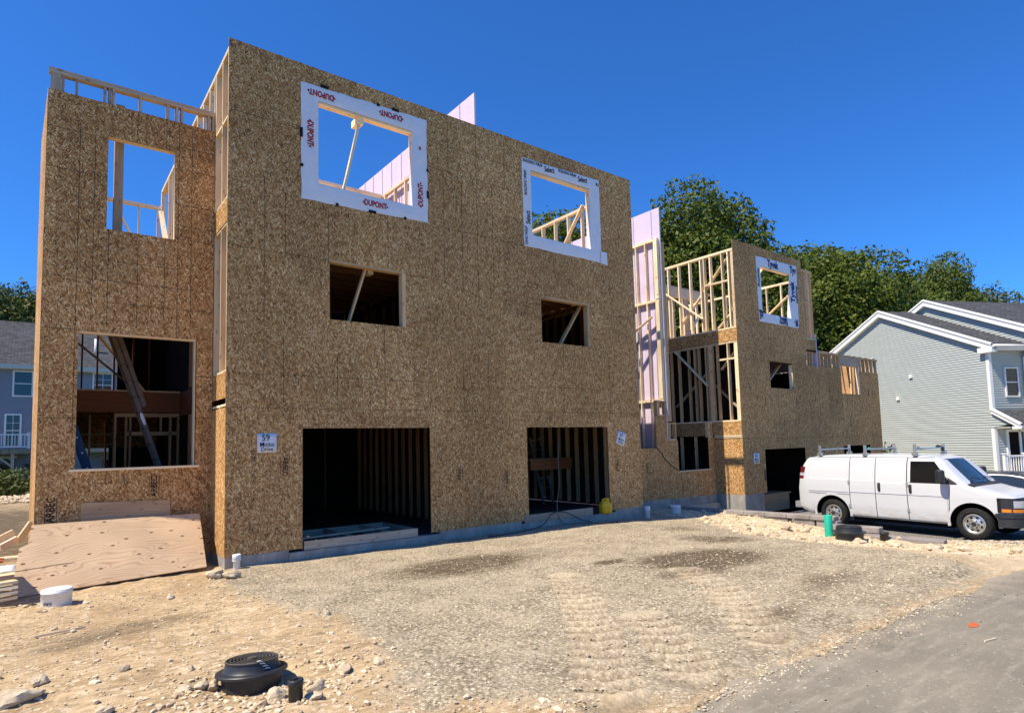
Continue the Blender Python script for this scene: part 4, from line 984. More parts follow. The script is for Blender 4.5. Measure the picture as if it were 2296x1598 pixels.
# --- blue grey house behind the left bay
Q = thing('blue_grey_house', 'blue grey sided house with white windows and deck far behind the left bay', 'house', (-3, 35, .4))
yq = 34.0
mb = MB(); mb.mid('bluegrey'); lap(mb, lambda z: [(-16, 3.5)], .2, 7.0, lambda u, o, z: (u, yq-o, z), .115, .018); mb.build('siding', None, Q)
mb = MB(); mb.mid('shingle'); roof_plane(mb, (-16.3, yq-.4, 7.0), (3.7, yq-.4, 7.0), (3.7, yq+5, 10.45), (-16.3, yq+5, 10.45)); mb.build('roof', None, Q)
box('fascia', 'cream_trim', Q, -16.3, 3.75, yq-.45, yq-.40, 6.86, 7.12, wood=False); box('soffit', 'cream_trim', Q, -16.3, 3.75, yq-.40, yq, 6.85, 6.88, wood=False); box('corner_board', 'cream_trim', Q, 3.45, 3.57, yq-.04, yq+.1, .3, 6.85, wood=False)
mb = MB(); mb.mid('white_pvc'); mb.tube([(.2, yq+1.6, 7.9), (.2, yq+1.6, 9.2)], .09, 10); mb.build('vent_pipe', None, Q)
mb = MB(); mb.mid('white_pvc'); mb.tube([(-.95, yq-.1, 6.9), (-.95, yq-.1, 3)], .05, 8); mb.build('downspout', None, Q)
sash(Q, -3.75, -2.96, yq-.03, 5.36, 6.72, .09, bars=(0, 0)); sash(Q, .06, .95, yq-.03, 5.42, 6.78, .09); sash(Q, -1.75, -1.2, yq-.03, 5.42, 6.78, .09)
sash(Q, -4.05, -3.45, yq-.03, 2.45, 4.2, .09); sash(Q, -5.3, -4.6, yq-.03, 5.36, 6.72, .09)
box('glass_door', 'pane', Q, -4.6, -3.6, yq-.03, yq, .5, 1.75, wood=False); box('door_frame', 'white_paint', Q, -4.6, -3.52, yq-.05, yq, 1.75, 1.86, wood=False)
box('glass_door', 'pane', Q, .6, 1.2, yq-.03, yq, .5, 1.5, wood=False)
for a, b in ((-7.0, -2.92), (-.45, 2.7)):
    box('deck', 'lumber_grey', Q, a, b, yq-2.9, yq-.03, 1.98, 2.24); railing(Q, a, b, yq-2.85, 2.26, 3.05, .14, posts=(a+.06, b-.06))
    for x in (a+.1, b-.8): box('deck_post', 'lumber_grey', Q, x, x+.15, yq-2.8, yq-2.65, .3, 1.98)
    bar('deck_brace', 'lumber_grey', Q, (b-.75, yq-2.72, 1.3), (b-1.5, yq-2.72, 1.98), .1, .1)
for x in (-4.55, -3.05): box('wall_lantern', 'black_plastic', Q, x-.09, x+.09, yq-.16, yq-.02, 3.35 if x < -4 else 1.0, 3.75 if x < -4 else 1.4, wood=False)
# ------------------------------------------------------------------ trees and bushes
def leaves(mb, lobes, n, size, rng, m=0, droop=.3):
    tot = sum(l[3]*l[4]*l[5] for l in lobes)
    for (cx, cy, cz, rx, ry, rz) in lobes:
        for _ in range(int(n*rx*ry*rz/tot)):
            while True:
                d = Vector((rng.gauss(0, 1), rng.gauss(0, 1), rng.gauss(0, 1)))
                if d.length > .1: break
            d.normalize(); r = 1-abs(rng.gauss(0, .16)) if rng.random() < .8 else rng.uniform(.4, 1)
            # clumps: radius modulated by noise so the outline is uneven and gaps open
            r *= 1+.30*noise.noise((cx+d.x*2.1, cy+d.y*2.1, cz+d.z*2.1))+.16*noise.noise((cx*3+d.x*6, cy+d.y*6, d.z*6))
            p = Vector((cx+d.x*rx*r, cy+d.y*ry*r, cz+d.z*rz*r))
            nn = (d*.55+Vector((rng.uniform(-1, 1), rng.uniform(-1, 1), rng.uniform(-.3, 1.0)))).normalized()
            a = nn.cross(Vector((rng.uniform(-1, 1), rng.uniform(-1, 1), rng.uniform(-1, 1)))).normalized(); b = nn.cross(a)
            s = size*rng.uniform(.55, 1.25); w_ = s*rng.uniform(.55, .9)
            mb.poly([p-a*s, p-b*w_*.7+a*s*.1, p+a*s, p+b*w_*.7-a*s*.05], [(0, 0)]*4, m)
def tree_proto(name, h, r, seed, mat, nl=13, n=11000, size=.24, low=.25):
    rng = random.Random(seed); lobes = []
    lobes.append((0, 0, h*.62, r*.74, r*.74, h*.34))
    for k in range(nl):
        a = k*2.4+rng.uniform(-.3, .3); t = (k+.5)/nl; z = h*lerp(low+.08, .9, t)
        rad_ = r*(.72*sqrt(max(.05, 1-((t-.35)/.68)**2)))
        q = r*rng.uniform(.30, .46)
        lobes.append((cos(a)*rad_*rng.uniform(.7, 1), sin(a)*rad_*rng.uniform(.7, 1), z, q, q, q*rng.uniform(.7, .95)))
    mb = MB(); mb.mid(mat); leaves(mb, lobes, n, size, rng)
    root = thing(name, None, None, (0, 0, 0), 0, None, True)
    mb.build('crown', None, root, weld=False)
    tb = MB(); tb.mid('bark'); tb.tube([(0, 0, -.5), (.1, .05, h*.2), (0, .1, h*.45), (.1, 0, h*.75)], [h*.024, h*.02, h*.013, h*.004], 9)
    for k in range(7):
        L = lobes[1+int(k*nl/7)]; z0 = h*lerp(.22, .55, k/7); tb.tube([(0, .05, z0), (L[0]*.5, L[1]*.5, (z0+L[2])/2+.2), (L[0]*.95, L[1]*.95, L[2])], [h*.01, h*.006, h*.002], 6)
    tb.build('trunk', None, root); return root
TP = [tree_proto('maple_tree', 18, 5.6, 11, 'leaf', 19, 42000, .155), tree_proto('maple_tree', 15, 5.2, 23, 'leaf', 18, 36000, .145), tree_proto('maple_tree', 14, 4.6, 37, 'leaf_b', 17, 30000, .145)]
used = set()
def plant_tree(i, x, y, ht, rz, label, wide=1.0):
    o = TP[i] if i not in used else copy_tree(TP[i]); used.add(i)
    z = gz(x, y, False); base = (18, 15, 14)[i]; s = (ht-z)/base
    o.location = (x, y, z); o.rotation_euler = (0, 0, rz); o.scale = (s*wide, s*wide, s)
    tag(o, label, 'tree', 'leafy trees beyond the houses')
plant_tree(0, 35.2, 14.3, 20.2, .3, 'tallest dark green maple standing behind the purple wall and open tower', 1.0)
plant_tree(1, 26.6, 20.4, 18.6, 1.2, 'green tree seen through the top window with black lettered wrap', .95)
plant_tree(1, 42.0, 9.3, 15.6, 2.2, 'broad dark maple right behind the white wrapped window of the farther tower', 1.1)
plant_tree(0, 49.5, 10.5, 15.6, 4.0, 'middle dark green tree above the left slope of the sage gable', 1.15)
plant_tree(1, 38.5, 11.2, 12.6, 5.2, 'lower dense tree filling the gap beside the farther tower', 1.25)
plant_tree(0, 38.6, 12.6, 16.2, 5.6, 'tree closing the gap right of the tallest maple', 1.1)
plant_tree(1, 46.5, 12.0, 14.6, 3.0, 'tree closing the gap left of the rounded end tree', 1.25)
plant_tree(1, 58.0, 12.5, 15.6, .4, 'dark tree low between the sage peak and the rounded end tree', 1.3)
plant_tree(0, 55.8, 17.7, 20.6, 2.9, 'far maple whose crown links the tallest tree and the broad dark maple', 1.25)
plant_tree(0, 61.0, 13.8, 17.6, 1.7, 'far green maple between the broad dark maple and the rounded end tree', .95)
plant_tree(1, 33.0, 17.5, 17.4, 4.4, 'leafy tree at the left shoulder of the tallest maple beside the purple wall', 1.0)
plant_tree(2, 52.0, 9.0, 13.4, 1.0, 'lighter olive tree right above the peak of the first sage gable', 1.2)
plant_tree(0, 66.5, 9.6, 19.3, .9, 'rounded green tree at the right end of the tree line above the upper sage roof', .72)
plant_tree(2, 88, 12.0, 19.8, 2.6, 'distant pale tree whose top barely shows over the roof at the right edge', 1.0)
plant_tree(2, -4.2, 66, 19.2, 3.3, 'pale green tree rising over the blue grey roof', 1.2)
plant_tree(2, -8.5, 60, 18.6, 1.9, 'pale tree at the left edge of the photo behind the blue grey roof', 1.0)
def bush(name, label, x, y, r, h, mat, n, size, seed):
    rng = random.Random(seed); z = gz(x, y, False); mb = MB(); mb.mid(mat)
    leaves(mb, [(rng.uniform(-.5, .5)*r, rng.uniform(-.5, .5)*r, h*rng.uniform(.3, .75), r*.6, r*.6, h*.35) for _ in range(7)]+[(0, 0, h*.35, r, r, h*.35)], n, size, rng)
    root = thing(name, label, 'bush', (x, y, z), local=True); mb.build('foliage', None, root, weld=False)
    tb = MB(); tb.mid('bark')
    for k in range(5): a = k*1.26; tb.tube([(0, 0, -.05), (cos(a)*r*.4, sin(a)*r*.4, h*.7)], [.02, .008], 5)
    tb.build('stem', None, root)
bush('leafy_shrub', 'bright green weedy shrub on the dirt bank below the deck of the blue grey house', -3.5, 19.5, 1.1, 1.0, 'leaf_b', 2600, .07, 5)
bush('leafy_shrub', 'second green shrub at the left photo edge on the dirt bank', -5.2, 19.8, 1.2, 1.1, 'leaf_b', 2600, .07, 6)
bush('dark_bush', 'dark purplish bush between the farther OSB wall and the sage siding', 29.6, 1.2, .62, 2.9, 'leaf_dk', 2600, .075, 8)

# ------------------------------------------------------------------ vehicles
def boolean_cut(o, cutters):
    for c in cutters:
        m = o.modifiers.new('cut', 'BOOLEAN'); m.object = c; m.operation = 'DIFFERENCE'; m.solver = 'EXACT'
    dg = bpy.context.evaluated_depsgraph_get(); me = bpy.data.meshes.new_from_object(o.evaluated_get(dg))
    o.modifiers.clear(); o.data = me
    for c in cutters: bpy.data.objects.remove(c)
    me.set_sharp_from_angle(angle=rad(32))
def wheel(parent, x, y, z, r, w, side, hub='van'):
    root = bpy.data.objects.new('wheel', None); C.objects.link(root); adopt(root, parent)
    root.location = (x, y, z); root.rotation_euler = (-pi/2 if side > 0 else pi/2, 0, 0); root.empty_display_size = .2
    mb = MB(); mb.mid('rubber'); h = w/2
    mb.lathe([(r*.62, h*.75), (r*.72, h*1.0), (r*.90, h*1.0), (r*.97, h*.86), (r, h*.6), (r, -h*.6), (r*.97, -h*.86), (r*.9, -h), (r*.62, -h*.8)], (0, 0, 0), 48)
    for k in range(40):       # shoulder blocks of the tread
        a = 2*pi*k/40; q = []
        for rr_, aa, hh in ((r*.93, .05, h*1.0), (r*1.012, .05, h*.62), (r*1.012, -.05, h*.62), (r*.93, -.05, h*1.0)): q.append((rr_*cos(a+aa), rr_*sin(a+aa), hh+.004))
        mb.poly(q[::-1], [(0, 0)]*4)
    t = mb.build('tyre', None, root)
    mb = MB(); mb.mid('wheel'); mb.mid('dark'); mb.mid('trimblack')
    R = r*.62
    mb.lathe([(R, h*.8), (R*.93, h*.84), (R*.88, h*.62), (R*.78, h*.52), (R*.5, h*.62), (R*.36, h*.74), (R*.30, h*.98), (0, h*1.0)], (0, 0, 0), 40)
    mb.lathe([(R*.24, h*1.0), (R*.22, h*1.04), (0, h*1.05)], (0, 0, 0), 20, 2)
    mb.lathe([(R*.95, h*.2), (0, h*.2)], (0, 0, 0), 24, 1)
    for k in range(8):
        a = 2*pi*(k+.5)/8; c = Vector((R*.66*cos(a), R*.66*sin(a), h*.60)); tx = Vector((-sin(a), cos(a), 0)); ty = Vector((cos(a), sin(a), 0))
        mb.poly([c+tx*R*.15*cos(u)+ty*R*.085*sin(u)+Vector((0, 0, .004)) for u in [2*pi*i/12 for i in range(12)]], [(0, 0)]*12, 1)
    for k in range(6):
        a = 2*pi*k/6; mb.lathe([(.014, h*.72), (.014, h*.86), (0, h*.87)], (R*.40*cos(a), R*.40*sin(a), 0), 8, 2)
    mb.build('rim', None, root)
# --- white cargo van: local x from the front axle towards the rear, y towards the viewer's side
V = thing('cargo_van', 'white panel van with roof ladder rack parked nose out on the driveway', 'van', (16.43, -6.37, -.80), math.atan2(.9956, .0939), None, True)
def vtop(x): return pw(x, [(-.90, .98), (-.80, 1.06), (-.6, 1.13), (-.2, 1.22), (.06, 1.30), (.14, 1.335), (.66, 1.905), (.80, 1.985), (1.1, 2.03), (1.6, 2.055), (2.6, 2.065), (3.6, 2.05), (4.1, 2.02), (4.30, 1.97), (4.42, 1.82), (4.55, 1.45), (4.60, 1.1)])
def vwid(x): return pw(x, [(-.90, .74), (-.84, .84), (-.7, .915), (-.45, .955), (0, .985), (.5, 1.0), (3.9, 1.0), (4.3, .97), (4.5, .91), (4.60, .86)])
def vhalf(x, z):      # half width of the body at height z
    t = vtop(x); wd = vwid(x)
    k = pw(z, [(.30, .93), (.42, .965), (.62, .985), (.92, .995), (1.02, 1.0), (1.2, .995), (1.34, .985), (1.6, .945), (1.88, .885), (1.97, .84)])
    return wd*k
def vsec(x):
    t = vtop(x); pts = []
    zb = pw(x, [(-.9, .42), (-.5, .36), (0, .33), (4.2, .33), (4.6, .46)])
    zs = [zb, zb+.07, .5, .62, .78, .92, 1.0]
    n = 8; top0 = 1.0
    for z in zs: pts.append((vhalf(x, z) if z > zb+.01 else vhalf(x, z)-.03, min(z, t-.02)))
    sh = min(.085, (t-1.0)*.4)
    for i in range(1, n+1):
        z = top0+(t-sh-top0)*i/n; pts.append((vhalf(x, max(z, 1.0)), z))
    w0 = pts[-1][0]
    for a, f in ((.035, .45), (.10, .80), (.20, .93)): pts.append((w0-a, t-sh+sh*f))
    for f in (.72, .5, .25, 0.0): pts.append((w0*f, t-.004+.012*(1-f*f)))
    return pts
xs = [-.90, -.86, -.80, -.7, -.6, -.45, -.3, -.15, 0, .06, .14, .24, .34, .45, .56, .66, .72, .80, .95, 1.1, 1.4, 1.8, 2.2, 2.6, 3.0, 3.4, 3.8, 4.05, 4.2, 4.30, 4.37, 4.42, 4.48, 4.55, 4.60]
mb = MB(); mb.mid('van_paint'); mb.mid('dark'); mb.mid('windscreen')
secs = []
for x in xs:
    h = vsec(x); full = [(x, y, z) for y, z in h]+[(x, -y, z) for y, z in h[::-1][1:]]; secs.append(full)
m_ = len(secs[0])
for i in range(len(xs)-1):
    for j in range(m_-1): mb.poly([secs[i][j], secs[i][j+1], secs[i+1][j+1], secs[i+1][j]], [(0, 0)]*4, 0, True)
    mb.poly([secs[i][m_-1], secs[i][0], secs[i+1][0], secs[i+1][m_-1]], [(0, 0)]*4, 1)
mb.poly(secs[0][::-1], [(0, 0)]*m_, 0); mb.poly(secs[-1], [(0, 0)]*m_, 0)
body = mb.build('body', None, V)
bm = bmesh.new(); bm.from_mesh(body.data); bmesh.ops.recalc_face_normals(bm, faces=bm.faces); bm.to_mesh(body.data); bm.free()
cut = []
for wx in (0, 3.5):
    for sy in (1, -1):
        c = MB(); c.mid('dark'); c.tube([(wx, sy*.55, .40), (wx, sy*1.3, .40)], .50, 40, 0, False)
        o = c.build('cutter', None, None); bm = bmesh.new(); bm.from_mesh(o.data); bmesh.ops.recalc_face_normals(bm, faces=bm.faces); bm.to_mesh(o.data); bm.free()
        o.matrix_world = wm(V); cut.append(o)
bpy.context.view_layer.update(); boolean_cut(body, cut)
def vpatch(name, m, x0, x1, z0, z1, off=.012, parent=V, recess=None, nu=16, nv=16, trim=None, side=1):
    """panel lying on the body side; recess=(x0,x1,z0,z1,depth) presses a rounded rectangle in"""
    def P(i, j):
        x, z = lerp(x0, x1, i/nu), lerp(z0, z1, j/nv)
        if trim: x, z = trim(i/nu, j/nv)
        o = off
        if recess:
            a, b, c, d, dp = recess; r = .07
            qx = max(a+r-x, x-(b-r), 0); qz = max(c+r-z, z-(d-r), 0); e = r-math.hypot(qx, qz)
            o -= dp*sst(0, .045, e)
        return (x, side*(vhalf(x, z)+o), z)
    mb = MB(); mb.mid(m); mb.grid(P, nu, nv, 0, True)
    # rim back to the body
    return mb.build(name, None, parent)
vpatch('side_panel', 'van_paint', 2.975, 4.22, .95, 1.98, recess=(3.04, 4.16, 1.36, 1.93, .035), nu=40, nv=40)
d1 = vpatch('cargo_door', 'van_paint', 2.265, 2.955, .38, 1.98, recess=(2.31, 2.91, 1.34, 1.93, .035), nu=36, nv=50)
d2 = vpatch('cargo_door', 'van_paint', 1.455, 2.245, .38, 1.98, recess=(1.50, 2.20, 1.32, 1.91, .035), nu=36, nv=50)
d3 = vpatch('front_door', 'van_paint', .525, 1.435, .38, 1.33, nu=20, nv=20)
mb = MB(); mb.mid('van_paint')   # window surround of the front door
wz0, wz1 = 1.345, 1.90
win_l = lambda z: lerp(.42, .80, (z-wz0)/(wz1-wz0))
def strip(pts, w, m, off, name, parent):
    mb = MB(); mb.mid(m); q = []
    for k, (x, z) in enumerate(pts):
        a = pts[max(k-1, 0)]; b = pts[min(k+1, len(pts)-1)]; dx, dz = b[0]-a[0], b[1]-a[1]; L = math.hypot(dx, dz); nx, nz = -dz/L*w/2, dx/L*w/2
        q.append(((x+nx, vhalf(x, z)+off, z+nz), (x-nx, vhalf(x, z)+off, z-nz)))
    for (a, b), (c, d) in zip(q, q[1:]): mb.poly([a, b, d, c], [(0, 0)]*4, 0, True)
    return mb.build(name, None, parent)
def seq(x0, z0, x1, z1, n=10): return [(lerp(x0, x1, k/n), lerp(z0, z1, k/n)) for k in range(n+1)]
mb = MB(); mb.mid('tint')
def gp(i, j):
    z = lerp(wz0, wz1-.01, j/10); x = lerp(win_l(z)+.0, 1.36, i/10); return (x, vhalf(x, z)+.008, z)
mb.grid(gp, 10, 10, 0, True); mb.build('side_window', None, d3)
strip(seq(.45, 1.30, .52, .40), .016, 'trimblack', .007, 'door_gap', body); strip(seq(1.445, .36, 1.445, 1.98), .018, 'trimblack', .007, 'door_gap', body); strip(seq(2.255, .36, 2.255, 1.98), .016, 'trimblack', .007, 'door_gap', body); strip(seq(2.965, .36, 2.965, 1.98), .018, 'trimblack', .007, 'door_gap', body)
strip(seq(.80, 1.985, 4.25, 1.99, 20), .014, 'trimblack', .004, 'roof_gutter', body)
strip(seq(.30, 1.335, 1.4, 1.335, 10), .014, 'trimblack', .0075, 'window_seal', d3)
for x0, x1, pr_ in ((.56, 1.43, d3), (1.46, 2.24, d2), (2.27, 2.95, d1)): strip(seq(x0, 1.03, x1, 1.03), .03, 'van_paint', .024, 'crease', pr_)
strip(seq(3.02, 1.02, 4.2, 1.02), .03, 'van_paint', .022, 'crease', body)
for x, z, pr_ in ((1.36, 1.17, d3), (2.15, 1.19, d2)):
    mb = MB(); mb.mid('trimblack'); y = vhalf(x, z); mb.tube([(x, y+.002, z-.09), (x, y+.02, z-.085), (x, y+.028, z), (x, y+.02, z+.085), (x, y+.002, z+.09)], .035, 10); mb.build('handle', None, pr_)
for x in (2.975, 1.435):
    for z in (1.28, .62): mb = MB(); mb.mid('steel'); mb.bx(x-.03, x+.03, vhalf(x, z)-.01, vhalf(x, z)+.025, z-.05, z+.05); mb.build('hinge', None, body)
# windscreen over the sloped nose
mb = MB(); mb.mid('windscreen')
def wp(i, j):
    x = lerp(.12, .69, j/12); f = i/16*2-1; y = f*(vhalf(x, vtop(x)-.06)-.07)
    z = vtop(x)+.012*(1-f*f)+.012
    return (x+.10*f*f-.02, y, z)
mb.grid(wp, 16, 12, 0, True); ws = mb.build('windscreen', None, V)
for y0, y1 in ((.55, -.05), (-.1, -.68)):
    mb = MB(); mb.mid('black_plastic'); mb.tube([(.13, y0, 1.37), (.24, (y0+y1)/2, 1.475), (.17, y1, 1.42)], .012, 6); mb.build('wiper', None, ws)
mb = MB(); mb.mid('trimblack'); mb.grid(lambda i, j: (lerp(-.02, .12, j/2), (i/10*2-1)*.86, vtop(lerp(-.02, .12, j/2))+.014), 10, 2, 0, True); mb.build('cowl', None, V)
# black triangle at the foot of the A pillar, mirror
mb = MB(); mb.mid('trimblack'); mb.poly([(.28, vhalf(.3, 1.35)+.009, 1.345), (.46, vhalf(.5, 1.35)+.009, 1.345), (.50, vhalf(.5, 1.52)+.009, 1.50)], [(0, 0)]*3); mb.build('pillar_trim', None, d3)
mb = MB(); mb.mid('black_plastic'); mb.tube([(.52, .98, 1.40), (.53, 1.12, 1.40), (.55, 1.16, 1.42)], [.045, .04, .04], 8)
mb.lathe([(0, -.165), (.07, -.16), (.10, -.13), (.105, 0), (.10, .13), (.07, .16), (0, .165)], (.56, 1.20, 1.53), 16); mb.build('mirror', None, V)
mb = MB(); mb.mid('black_plastic'); mb.lathe([(0, -.165), (.07, -.16), (.10, -.13), (.105, 0), (.10, .13), (.07, .16), (0, .165)], (.56, -1.20, 1.53), 16); mb.tube([(.52, -.98, 1.40), (.55, -1.16, 1.42)], .04, 8); mb.build('mirror', None, V)
# nose: bumper, grille block, lamps
def nosey(x0, z0, z1, m, name, off=.02, xa=-.30, parent=V):
    path = []
    for k in range(13):
        t = k/12; x = lerp(xa, -.92, sst(0, 1, t)) ; 
    prof = [(xa, vwid(xa)+off), (-.5, vwid(-.5)+off), (-.66, vwid(-.66)+off), (-.78, .90+off), (-.86, .82+off), (-.92-off, .70), (-.94-off, .4), (-.95-off, 0)]
    pts = prof+[(x, -y) for x, y in prof[::-1][1:]]
    mb = MB(); mb.mid(m); n = len(pts)
    mb.grid(lambda i, j: (pts[i][0], pts[i][1], (z0, z0+.02, z1-.02, z1)[j]), n-1, 3, 0, True)
    mb.poly([(x, y, z1) for x, y in pts], [(0, 0)]*n); mb.poly([(x, y, z0) for x, y in pts][::-1], [(0, 0)]*n)
    return mb.build(name, None, parent)
nosey(0, .36, .58, 'trimblack', 'bumper', .03, -.50); nosey(0, .58, .68, 'black_plastic', 'bumper_top', .045, -.46)
g_ = nosey(0, .70, 1.04, 'black_plastic', 'grille', .012, -.57)
for z in (.78, .86, .94): mb = MB(); mb.mid('trimblack'); mb.bx(-.985, -.96, -.42, .42, z-.012, z+.012); mb.build('grille_bar', None, g_)
for sy in (1, -1):
    mb = MB(); mb.mid('amber'); pr_ = [(-.58, vwid(-.58)+.022), (-.68, vwid(-.68)+.022), (-.80, .895), (-.90, .80), (-.955, .66)]
    mb.grid(lambda i, j: (pr_[i][0]-.004, sy*(pr_[i][1]+.004), (.715, .79)[j]), 4, 1, 0, True); mb.build('indicator', None, g_)
    mb = MB(); mb.mid('clearlens'); pr2 = [(-.80, .905), (-.90, .81), (-.96, .66), (-.98, .46)]
    mb.grid(lambda i, j: (pr2[i][0]-.006, sy*(pr2[i][1]+.004), (.82, .985)[j]), 3, 1, 0, True); mb.build('headlight', None, V)
    mb = MB(); mb.mid('redlens'); mb.mid('clearlens'); mb.grid(lambda i, j: (lerp(4.40, 4.57, i/3)-.06*(j/4), sy*(vhalf(lerp(4.40, 4.57, i/3), 1.3)*.985-.02*(j/4)+.012), lerp(1.34, 1.70, j/4)), 3, 4, lambda i, j: 1 if j == 1 else 0, True); mb.build('tail_lamp', None, V)
mb = MB(); mb.mid('steel'); mb.bx(4.56, 4.76, -.85, .85, .46, .64); mb.build('rear_bumper', None, V)
for wx in (0, 3.5):
    for sy in (1, -1):
        wheel(V, wx, sy*.85, .385, .385, .25, sy)
        if sy > 0:
            mb = MB(); mb.mid('van_paint'); arc = [2*pi*k/40-pi*.06 for k in range(23)]
            for a0, a1 in zip(arc, arc[1:]):
                q = []
                for a, r_ in ((a0, .50), (a0, .565), (a1, .565), (a1, .50)):
                    x, z = wx+r_*cos(a), .40+r_*sin(a); q.append((x, vhalf(x, max(z, .4))+.014, z))
                mb.poly(q[::-1], [(0, 0)]*4, 0, True)
            mb.build('wheel_arch', None, V)
mb = MB(); mb.mid('dark'); mb.bx(.55, 3.0, -.8, .8, .22, .34); mb.build('underbody', None, V)
# roof rack
for k, x in enumerate((3.9, 2.57, 1.28)):
    rk = MB(); rk.mid('alu'); rk.bx(x-.03, x+.03, -.80, .80, 2.19, 2.23); r0 = rk.build('rack_bar', None, V)
    for sy in (1, -1):
        mb = MB(); mb.mid('alu'); mb.bar((x, sy*.80, 2.02), (x, sy*.79, 2.33), .075, .03, (1, 0, 0)); mb.bx(x-.06, x+.06, sy*.80-.05, sy*.80+.05, 2.03, 2.11); mb.build('rack_upright', None, V)
    mb = MB(); mb.mid(('redlens', 'green_pvc', 'trimblack')[k]); mb.tube([(x, .60, 2.21), (x+.05, .5, 2.24), (x, .42, 2.20)], .025, 8); mb.build('strap', None, r0)
mb = MB(); mb.mid('trimblack'); mb.tube([(1.28, -.45, 2.22), (1.33, -.6, 2.26), (1.25, -.7, 2.2), (1.3, -.78, 2.15)], .04, 7); mb.build('strap', None, V)
for o in V.children_recursive:
    if o.type == 'MESH': o.data.set_sharp_from_angle(angle=rad(38))
# --- dark car behind the van
CR = thing('parked_car', 'dark saloon car with silver roof edge mostly hidden behind the van bonnet', 'car', (22.4, -7.2, -.93), rad(86), None, True)
ctop = lambda x: pw(x, [(-.85, .55), (-.8, .70), (0, .88), (.55, .98), (.62, 1.0), (1.35, 1.38), (1.7, 1.43), (2.4, 1.44), (3.0, 1.34), (3.6, 1.05), (4.0, 1.0), (4.05, .7)])
cwid = lambda x: pw(x, [(-.85, .6), (-.6, .82), (0, .88), (3.6, .88), (4.05, .72)])
mb = MB(); mb.mid('car_paint'); mb.mid('pane'); mb.mid('alu'); mb.mid('dark')
cx_ = [-.85, -.8, -.5, 0, .55, .62, .9, 1.15, 1.35, 1.7, 2.1, 2.4, 2.7, 3.0, 3.3, 3.6, 4.0, 4.05]; cs = []
for x in cx_:
    t, w_ = ctop(x), cwid(x); h = [(w_-.03, .25), (w_, .5), (w_, min(.8, t-.03))]; up = max(0, t-.9)
    h += [(w_-.02-.05*min(1, up), min(.92, t-.02)), (w_-.02-.36*up, t-.10*min(1, up*3)-.012), (w_-.06-.40*up, t-.03*min(1, up*3)-.008), (w_*.5, t), (0, t+.01)]
    cs.append([(x, y, z) for y, z in h]+[(x, -y, z) for y, z in h[::-1][1:]])
for i in range(len(cx_)-1):
    xm = (cx_[i]+cx_[i+1])/2
    for j in range(len(cs[0])-1):
        jj = min(j, 13-j); mt = 0
        if .62 < xm < 1.35 and jj >= 4: mt = 1
        if 2.9 < xm < 3.6 and jj >= 4: mt = 1
        if .8 < xm < 3.2 and jj == 3: mt = 1
        mb.poly([cs[i][j], cs[i][j+1], cs[i+1][j+1], cs[i+1][j]], [(0, 0)]*4, mt, True)
mb.poly(cs[0][::-1], [(0, 0)]*15, 0); mb.poly(cs[-1], [(0, 0)]*15, 0)
for sy in (1, -1): mb.tube([(x, sy*(cwid(x)-.05-.36*max(0, ctop(x)-.9)), ctop(x)-.085) for x in (.75, 1.0, 1.35, 1.7, 2.1, 2.4, 2.8, 3.2)], .022, 6, 2)
cb = mb.build('body', None, CR); cb.data.set_sharp_from_angle(angle=rad(35))
for wx in (0, 2.7):
    for sy in (1, -1): wheel(CR, wx, sy*.82, .32, .32, .2, sy)

# ------------------------------------------------------------------ things lying about the site
# plywood leaning by the left bay
def sheet_leaning(name, label, bl, br, tl, tr, m, ragged=False, seed=1):
    bl, br, tl, tr = map(Vector, (bl, br, tl, tr)); rng = random.Random(seed); mb = MB(); mb.mid(m); n = 24
    n_ = (br-bl).cross(tl-bl).normalized()*.016; L = (br-bl).length; H_ = (tl-bl).length
    def P(i, j):
        u, v = i/n, j/n
        if ragged and i == 0: u = (0 if v < .68 else .035+.03*noise.noise((v*30, 2, 1))+.05*sst(.66, .9, v))
        return lerp(lerp(bl, br, u), lerp(tl, tr, u), v)-n_*.0
    uv = lambda i, j: (i/n*L+seed*3.1, j/n*H_+seed)
    mb.grid(P, n, n, 0, False, uv); 
    mb.grid(lambda i, j: P(i, j)-n_, n, n, 0, False, uv)
    for k in range(n):
        for i, j, i2, j2 in ((k, 0, k+1, 0), (k, n, k+1, n), (0, k, 0, k+1), (n, k, n, k+1)):
            mb.poly([P(i, j), P(i2, j2), P(i2, j2)-n_, P(i, j)-n_], [(0, 0), (.1, 0), (.1, .02), (0, .02)])
    return tag(mb.build(name, None, None), label, 'plywood')
p1 = sheet_leaning('plywood_sheet', 'large knotty plywood sheet leaning in front of the left bay', (-2.82, -.12, -.17), (-.25, .16, -.13), (-2.72, .82, .745), (-.24, .86, .715), 'ply', True, 1)
mb = MB(); mb.mid('ink'); a, b = Vector((-2.82, -.12, -.17)), Vector((-2.72, .82, .745)); q = lambda u, v: lerp(lerp(a, Vector((-.25, .16, -.13)), u), lerp(b, Vector((-.24, .86, .715)), u), v)+Vector((0, -.004, .003))
pts = [q(u, .345+.10*u+.01*noise.noise((u*20, 1, 1))) for u in [k*.027 for k in range(11)]]
for c, d in zip(pts, pts[1:]): mb.bar(c, d, .006, .003)
mb.build('crack', None, p1)
sheet_leaning('plywood_sheet', 'smooth reddish plywood offcut standing against the wall behind the large sheet', (-2.0, .93, -.1), (-.68, .93, -.1), (-1.98, 1.04, 1.02), (-.68, 1.04, .98), 'sub', False, 4)
